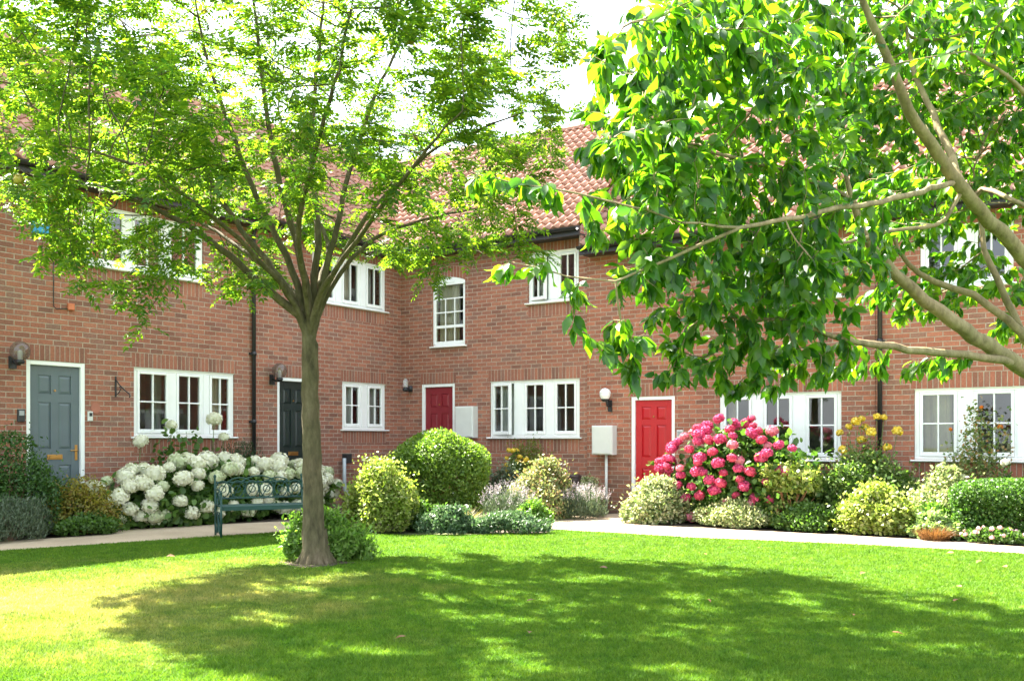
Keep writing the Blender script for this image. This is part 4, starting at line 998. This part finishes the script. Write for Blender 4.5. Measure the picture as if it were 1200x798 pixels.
def rowan():
    bx,by=-2.0,10.15
    T=lambda *q:[P(*x) for x in q]
    root=(np.array([bx,by,-.05]),.20)
    c=np.array([bx-.05,by,0])
    limbs=[([P(368,640,10.15),P(367,600,10.15),P(365,520,10.15),P(364,460,10.15),P(363,405,10.15)],[.128,.106,.095,.087,.093]),
     (T((350,370,10.1),(328,352,9.95),(300,328,9.8),(262,294,9.6),(215,262,9.4),(160,236,9.2),(100,215,9.0),(40,205,8.8)),[.075,.068,.058,.05,.04,.03,.02,.01]),
     (T((345,352,10.2),(312,305,10.4),(282,268,10.5),(240,200,10.7),(200,130,10.9),(160,60,11),(130,0,11.1)),[.06,.052,.045,.036,.028,.02,.01]),
     (T((352,345,10.15),(335,300,10.1),(300,230,10.0),(270,150,9.9),(240,60,9.8),(225,-30,9.7)),[.062,.055,.045,.034,.022,.01]),
     (T((360,345,10.1),(345,280,10.0),(325,200,9.8),(310,110,9.6),(300,20,9.5),(295,-70,9.4)),[.065,.055,.045,.034,.022,.01]),
     (T((368,340,10.2),(372,270,10.3),(365,190,10.5),(370,100,10.6),(380,0,10.7),(385,-90,10.8)),[.065,.055,.045,.034,.022,.01]),
     (T((376,345,10.15),(391,280,10.2),(410,200,10.3),(440,110,10.4),(480,30,10.5),(510,-40,10.6)),[.058,.05,.04,.03,.02,.01]),
     (T((374,358,10.1),(402,300,10.0),(440,240,9.9),(500,182,9.8),(560,152,9.7),(625,130,9.6)),[.05,.042,.034,.026,.018,.008]),
     (T((380,352,10.2),(422,292,10.3),(470,266,10.4),(540,247,10.5),(610,236,10.6)),[.045,.036,.028,.018,.008]),
     (T((360,350,10.0),(350,270,9.4),(372,170,8.8),(402,60,8.2),(420,-50,7.8)),[.05,.042,.032,.022,.01]),
     (T((366,350,10.3),(385,290,10.8),(352,220,11.5),(330,150,12.2),(320,60,12.7)),[.05,.04,.03,.02,.01]),
     (T((345,355,10.0),(300,300,9.5),(230,240,8.8),(150,190,8.2),(70,170,7.7)),[.05,.04,.03,.02,.01]),
     (T((350,350,10.3),(300,305,10.9),(230,258,11.6),(140,220,12.2),(60,170,12.7)),[.05,.04,.03,.02,.01]),
     (T((372,350,9.95),(420,280,9.3),(480,200,8.6),(540,130,8.0)),[.045,.036,.026,.01])]
    limbs=[limbs[0]]+[(p,[x*.62 for x in q]) for p,q in limbs[1:]]
    N,par,rad=skeleton(limbs,root,.13,True)
    A=[]
    while sum(len(a) for a in A)<4200:
        v=rdir(4000); q=v*np.cbrt(rng.random(4000))[:,None]
        q=np.array([-2.35,10.1,5.2])+q*np.array([3.1,3.0,3.2])
        rr=np.hypot(q[:,0]-bx,q[:,1]-by); zmin=3.75-.30*rr+.25*np.sin(np.arctan2(q[:,1]-by,q[:,0]-bx)*5)
        px=600+q[:,0]/q[:,1]*F
        gap=np.sin(q[:,0]*3.9+1+.6*np.sin(q[:,1]*2))*np.sin(q[:,1]*4.1+2)+.7*np.sin(q[:,2]*4.6+q[:,0]*1.7)
        k=(gap>-.38)&(q[:,2]>zmin)&((px<590)|(rng.random(4000)<.25)|(q[:,2]>6.3))&(rng.random(4000)<(.35+.65*np.clip(rr/2.2,0,1)))
        A.append(q[k][:700])
    A=np.concatenate(A)[:4200]
    spr=[P(162,352,8.9),P(160,335,8.9),P(165,372,8.9),P(75,318,8.6),P(120,325,8.7),P(40,298,8.6),P(555,268,10.4),P(590,285,10.4),P(520,285,10.3),P(470,285,10.2),P(440,292,10.0),P(620,300,10.3),P(280,340,9.6),P(575,250,10.2)]
    A=np.vstack([A]+[s+rng.normal(size=(6,3))*.10 for s in spr])
    N,par=colonize(N,par,A,.10,1.1,.16,140,.03)
    loc=np.array([bx,by,0.])
    mb,r,ch=branch_mesh(N,par,rad,loc,.0035,2.35)
    # root flare
    for i in range(6):
        a=i*1.05+.3; mb.tube([(math.cos(a)*.05,math.sin(a)*.05,.34),(math.cos(a)*.10,math.sin(a)*.10,.10),(math.cos(a)*.21,math.sin(a)*.21,-.02)],[.06,.05,.02],7,0,False)
    root_o=empty('rowan_tree',tuple(loc),0,'multi stemmed feathery leaved tree standing on the lawn, left of centre','tree')
    mb.build('trunk',[bark_mat('grey_brown_bark',(.035,.03,.018),(.09,.074,.044),(.16,.135,.09),17)],root_o)
    idx=np.array([i for i in range(1,len(N)) if r[i]<.0062])
    pos=[];dr=[]
    rep=2
    for i in idx:
        t=unit(N[i]-N[par[i]])
        w_=N[i]; uu=w_[0]*.700+w_[1]*.714; vv=(w_[0]*.714-w_[1]*.700)*.7986+w_[2]*.6018
        gp=math.sin(uu*4.3+1.3*math.sin(vv*2.1))*math.sin(vv*3.7+1.1*math.sin(uu*1.7+.6))+.55*math.sin(uu*9.1+2*math.sin(vv*3))*math.sin(vv*8.3)
        if gp<-.30 and random.random()<.88: continue  # leaves cut out along the sun's direction, shaping sun flecks on the lawn
        hr=math.hypot(N[i][0]-bx,N[i][1]-by)
        k=rep+(2 if not ch[i] else 0)+(1 if N[i][2]<5.2 else 0)+(1 if N[i][2]<5.9 and hr>1.3 and random.random()<.75 else 0)
        hr=math.hypot(N[i][0]-bx,N[i][1]-by)
        if random.random()>min(1 if N[i][2]<5.6 else .62,.14+.40*hr+.18*max(0,N[i][2]-4.8)): continue  # crown top above the view thinned to break up the lawn shade
        for _ in range(k):
            pos.append(N[i]+(N[par[i]]-N[i])*random.random()); out=N[i]-np.array([bx,by,3.6]); out=out/np.linalg.norm(out)
            side=np.cross(t,rdir(1)[0]); 
            q_=unit(side)*np.array([1,1,.35]); dr.append(unit(t*np.array([.35,.35,.2])+q_*.95+out*np.array([.35,.35,.1])+np.array([0,0,-.04])))
    pos=np.array(pos);dr=np.array(dr); n=len(pos)
    print('rowan nodes',len(N),'compound leaves',n)
    Lr=rng.uniform(.15,.25,n); up=unit(np.array([0,0,1.])+rng.normal(size=(n,3))*.24)
    S=unit(np.cross(dr,up)); U=np.cross(S,dr); parts=[]
    pairs=5
    parts.append(leaves(pos,dr,U,Lr,.004,T_QUAD))
    for k in range(pairs):
        t=.28+.66*k/(pairs-1); base=pos+dr*(Lr*t)[:,None]+np.array([0,0,-1.])*(Lr*.16*t*t)[:,None]
        ll=Lr*.37*(1-.35*abs(t-.55))
        for sg in (1,-1):
            D=unit(S*sg*.9+dr*.5+U*rng.normal(size=(n,1))*.22+np.array([0,0,-.18]))
            parts.append(leaves(base,D,U+rng.normal(size=(n,3))*.18,ll,ll*.42,T_QUAD))
    parts.append(leaves(pos+dr*(Lr*.95)[:,None]+np.array([0,0,-1.])*(Lr*.15)[:,None],unit(dr+np.array([0,0,-.3])),U,Lr*.32,Lr*.12,T_QUAD))
    V,f,s=join(parts); V=V-loc
    link('crown',np_mesh('crown',V,f,s),root_o,leaf_mat('rowan_leaf',[(.032,.095,.028),(.06,.125,.02),(.09,.16,.022),(.125,.185,.025)],(2.5,2.45,.6),.55,.48,.32))
    # yellowish berry clusters
    bm=mophead('berry_cluster',.045,60,.016); bmat=leaf_mat('unripe_berry',[(.35,.25,.03),(.45,.33,.05),(.40,.36,.08)],(1,1,.6),.2)
    ends=[i for i in idx if not ch[i]]; random.shuffle(ends); 
    sel=[N[i]-loc+np.array([0,0,.03]) for i in ends[:34]]
    flower_parts(root_o,[tuple(q) for q in sel],[(bm,bmat)],'berry_cluster',(.7,1.2))
rowan()

def cherry():
    bx,by=4.75,8.3
    T=lambda *q:[P(*x) for x in q]
    root=(np.array([bx,by,-.05]),.2)
    limbs=[([np.array([bx,by,.3]),np.array([bx-.02,by,.9]),np.array([bx-.08,by-.02,1.5])],[.17,.145,.14]),
     (T((1225,448,8.0),(1180,420,7.8),(1130,386,7.5),(1085,352,7.3),(1050,322,7.15),(1022,292,7.0),(1005,255,6.9),(990,200,6.8)),[.11,.098,.085,.072,.062,.05,.036,.02]),
     (T((1262,380,8.05),(1200,302,7.6),(1160,258,7.4),(1128,222,7.2),(1100,182,7.05),(1065,130,6.85),(1045,80,6.7),(1028,40,6.6),(1012,0,6.5),(1000,-60,6.4)),[.10,.085,.078,.072,.066,.056,.047,.04,.033,.02]),
     (T((1132,226,7.25),(1115,185,7.5),(1100,150,7.7),(1080,105,7.9),(1068,75,8.0),(1060,20,8.1)),[.05,.046,.04,.035,.03,.015]),
     (T((1118,214,7.2),(1090,222,6.8),(1060,230,6.5),(1020,238,6.2),(980,246,5.9),(920,256,5.6),(868,266,5.4),(800,262,5.1)),[.034,.03,.028,.026,.024,.02,.017,.009]),
     (T((1150,222,7.3),(1180,232,7.0),(1210,244,6.8),(1260,250,6.5)),[.03,.028,.026,.02]),
     (T((1185,424,7.75),(1130,416,7.5),(1080,412,7.25),(1030,406,7.0),(1000,400,6.85),(970,392,6.7),(920,378,6.5),(860,372,6.2)),[.05,.045,.042,.038,.033,.026,.018,.009]),
     (T((1215,410,8.1),(1180,376,8.1),(1140,345,8.1),(1095,330,8.1),(1062,310,8.1),(1045,270,8.1),(1035,220,8.1)),[.055,.05,.045,.038,.03,.022,.012]),
     (T((1200,400,8.2),(1180,350,8.3),(1160,310,8.3),(1150,270,8.4),(1140,200,8.5)),[.05,.045,.038,.03,.015]),
     (T((1110,258,7.2),(1060,268,7.0),(1010,280,6.8),(950,290,6.5)),[.026,.022,.018,.009]),
     (T((1000,-30,6.4),(900,-20,6.0),(800,10,5.5),(730,30,5.0)),[.03,.024,.016,.008]),
     (T((960,215,6.3),(880,190,5.9),(790,170,5.5),(720,160,5.2)),[.022,.018,.013,.007]),
     (T((868,266,5.4),(790,300,5.3),(720,330,5.2),(665,322,5.2),(600,308,5.2)),[.016,.013,.010,.008,.005]),
     (T((800,262,5.1),(720,235,5.2),(640,222,5.3),(560,205,5.4)),[.012,.010,.007,.005]),
     (T((1262,360,8.0),(1290,250,7.6),(1300,120,7.2),(1280,0,6.8)),[.08,.06,.04,.02]),
     (T((1290,250,7.6),(1240,150,6.8),(1180,90,6.2),(1130,60,5.8)),[.04,.03,.02,.01])]
    limbs=[limbs[0]]+[(p,[x*.66 for x in q]) for p,q in limbs[1:]]
    N,par,rad=skeleton(limbs,root,.13)
    # clumps of foliage: (px, py, distance, half width px, half height px, half depth m, number)
    B=[(840,120,6.2,175,140,1.0,340),(1150,30,8.9,120,70,.8,220),(880,235,6.4,110,42,.6,100),(945,300,5.9,55,48,.35,55),(885,318,6.3,70,50,.5,60),(1000,20,8.6,80,50,.7,90),(775,195,5.6,90,100,.7,150),(705,75,4.8,30,50,.2,14),(815,40,5.4,90,60,.6,100),
       (585,208,5.4,52,16,.2,18),(640,222,5.3,40,20,.2,15),(610,312,5.2,45,18,.15,8),(680,345,5.2,34,26,.2,8),(670,388,5.2,28,10,.12,10),
       (730,400,5.3,45,38,.25,26),(745,445,5.3,16,14,.1,8),(735,265,5.4,60,45,.4,48),(800,330,5.8,95,50,.6,62),(860,400,6.3,90,40,.5,40),(790,435,6.0,40,16,.2,16),
       (880,445,6.5,60,22,.3,26),(950,420,6.7,60,35,.3,34),(1000,430,7.2,40,14,.2,14),(1090,425,7.6,40,18,.3,14),(960,320,6.5,90,60,.6,75),(1030,250,7.8,70,60,.5,50),
       (1090,150,8.9,140,150,.9,340),(1200,130,8.8,110,150,1.0,270),(1140,330,8.9,80,40,.4,40),(1190,360,8.9,40,50,.4,26),(1060,350,8.6,60,30,.3,26),
       (1160,20,6.0,50,40,.3,30),(1010,130,8.4,60,120,.6,120),(870,-30,9.6,130,60,.9,110),(960,-150,6.6,330,110,1.6,90),(1250,-30,7.4,150,140,1.4,150),(925,50,5.2,50,60,.3,40),(955,320,5.6,36,50,.2,22)]  # includes unseen crown above the frame, added to shade the lawn
    A=[]
    for px,py,d,w,h,dd,n in B:
        n=int(n*2.1); q=rdir(n)*np.cbrt(rng.random(n))[:,None]; c=P(px,py,d)
        A.append(c+q*np.array([w*d/F,dd,h*d/F]))
    A=np.concatenate(A)
    N,par=colonize(N,par,A,.07,1.6,.105,150,-.01)
    loc=np.array([bx,by,0.])
    mb,r,ch=branch_mesh(N,par,rad,loc,.0026,2.4)
    ro=empty('broadleaf_tree',tuple(loc),0,'pale barked tree with large drooping oval leaves overhanging from the right','tree')
    mb.build('trunk',[bark_mat('pale_tan_bark',(.09,.066,.038),(.22,.17,.10),(.34,.27,.17),14)],ro)
    idx=[i for i in range(1,len(N)) if r[i]<.0052]
    pos=[];dr=[];
    for i in idx:
        t=unit(N[i]-N[par[i]]); k=4 if ch[i] else 8
        for _ in range(k):
            pos.append(N[i]+(N[par[i]]-N[i])*random.random()); dr.append(unit(t*.45+rdir(1)[0]*.65+np.array([0,0,-.62])))
    pos=np.array(pos);dr=np.array(dr);n=len(pos); print('cherry nodes',len(N),'leaves',n)
    l=.045+.072*np.sqrt(rng.random(n)); Nn=unit(rng.normal(size=(n,3))*.7+np.array([0,0,.75])+np.array([-.15,-.2,0]))
    pet=.014; V1=leaves(pos,dr,Nn,np.full(n,.022),.003,T_QUAD); V2=leaves(pos+dr*pet,unit(dr+np.array([0,0,-.15])),Nn,l,l*rng.uniform(.50,.62,n),T_LEAF)
    V,f,s=join([V1,V2]); V=V-loc
    link('crown',np_mesh('crown',V,f,s,False),ro,leaf_mat('broad_leaf',[(.020,.072,.013),(.036,.106,.016),(.062,.14,.019),(.10,.172,.022)],(3.0,3.0,.45),.58,.36,.55))
cherry()

# ---------------------------------------------------------------- fallen leaves on the lawn
lm=leaf_mat('fallen_leaf_brown',[(.13,.05,.02),(.18,.08,.035),(.22,.14,.07)],(1,1,.8),.2)
for i,(px,py,s) in enumerate([(617,709,1.1),(712,669,1),(828,653,.8),(1127,692,1),(1118,709,1.2),(1045,746,1.1),(828,706,.9),(852,645,.8),(1013,674,1),(1150,660,1.1),(1118,651,1.1),(1180,668,1.1),(620,745,.8),(893,645,.8),(205,655,1.2),(476,751,.9),(998,724,.8)]):
    p=G(px,py); V,f,sz=leaves(np.array([[0,0,0.]]),np.array([[1.,0,.05]]),np.array([[0,.2,1.]]),.075*s,.045*s,T_LEAF)
    o=link('fallen_leaf',np_mesh('fallen_leaf',V,f,sz),None,lm); o.location=(p[0],p[1],.032); o.rotation_euler=(random.uniform(-.3,.3),random.uniform(-.3,.3),random.uniform(0,6.28))
    tag(o,'small dry brown leaf lying on the mown lawn','leaf','fallen leaves on the lawn')

# ---------------------------------------------------------------- light, sky, camera
ELEV=53.0; hd_=math.radians(-34.45-10.0)
sx,sy=math.cos(hd_),math.sin(hd_)                 # horizontal travel of the light
v=Vector((sx*math.cos(R(ELEV)),sy*math.cos(R(ELEV)),-math.sin(R(ELEV))))
ld=bpy.data.lights.new('sun','SUN'); ld.energy=5.0; ld.angle=R(.4); ld.color=(1,.93,.80)
lo=bpy.data.objects.new('sun',ld); COL.objects.link(lo); lo.rotation_euler=v.to_track_quat('-Z','Y').to_euler(); lo.location=(-20,20,30)
w=bpy.data.worlds.new('World'); SC.world=w; w.use_nodes=True; nt=w.node_tree
bg=nt.nodes['Background']; sky=nt.nodes.new('ShaderNodeTexSky'); sky.sky_type='NISHITA'; sky.sun_disc=False
sky.sun_elevation=R(ELEV); sky.sun_rotation=math.atan2(-sx,-sy); sky.air_density=1.0; sky.dust_density=2.5; sky.ozone_density=1.0
tc=nt.nodes.new('ShaderNodeTexCoord'); nz=noise(nt,2.2,7,tc.outputs['Generated'],.6); cr=ramp(nt,[(.32,(.35,.35,.35)),(.62,(1,1,1))]); nt.links.new(nz.outputs['Fac'],cr.inputs[0])
c=mixc(nt,cr.outputs[0],sky.outputs[0],(3.85,4.2,4.6)); nt.links.new(c,bg.inputs['Color']); bg.inputs['Strength'].default_value=.09
cam=bpy.data.cameras.new('camera'); co=bpy.data.objects.new('camera',cam); COL.objects.link(co); SC.camera=co
co.location=(0,0,EYE); co.rotation_euler=(R(90),0,0); cam.sensor_width=36; cam.lens=F/1200*36; cam.shift_y=(HOR-399)/1200; cam.clip_end=1000; cam.clip_start=.05
SC.view_settings.view_transform='Standard'; SC.view_settings.look='None'; SC.view_settings.gamma=1; SC.view_settings.use_curve_mapping=False
SC.view_settings.exposure=3.25
SC.render.engine='CYCLES'
SC.cycles.max_bounces=8; SC.cycles.transparent_max_bounces=16; SC.cycles.transmission_bounces=6; SC.cycles.diffuse_bounces=4; SC.cycles.use_denoising=True
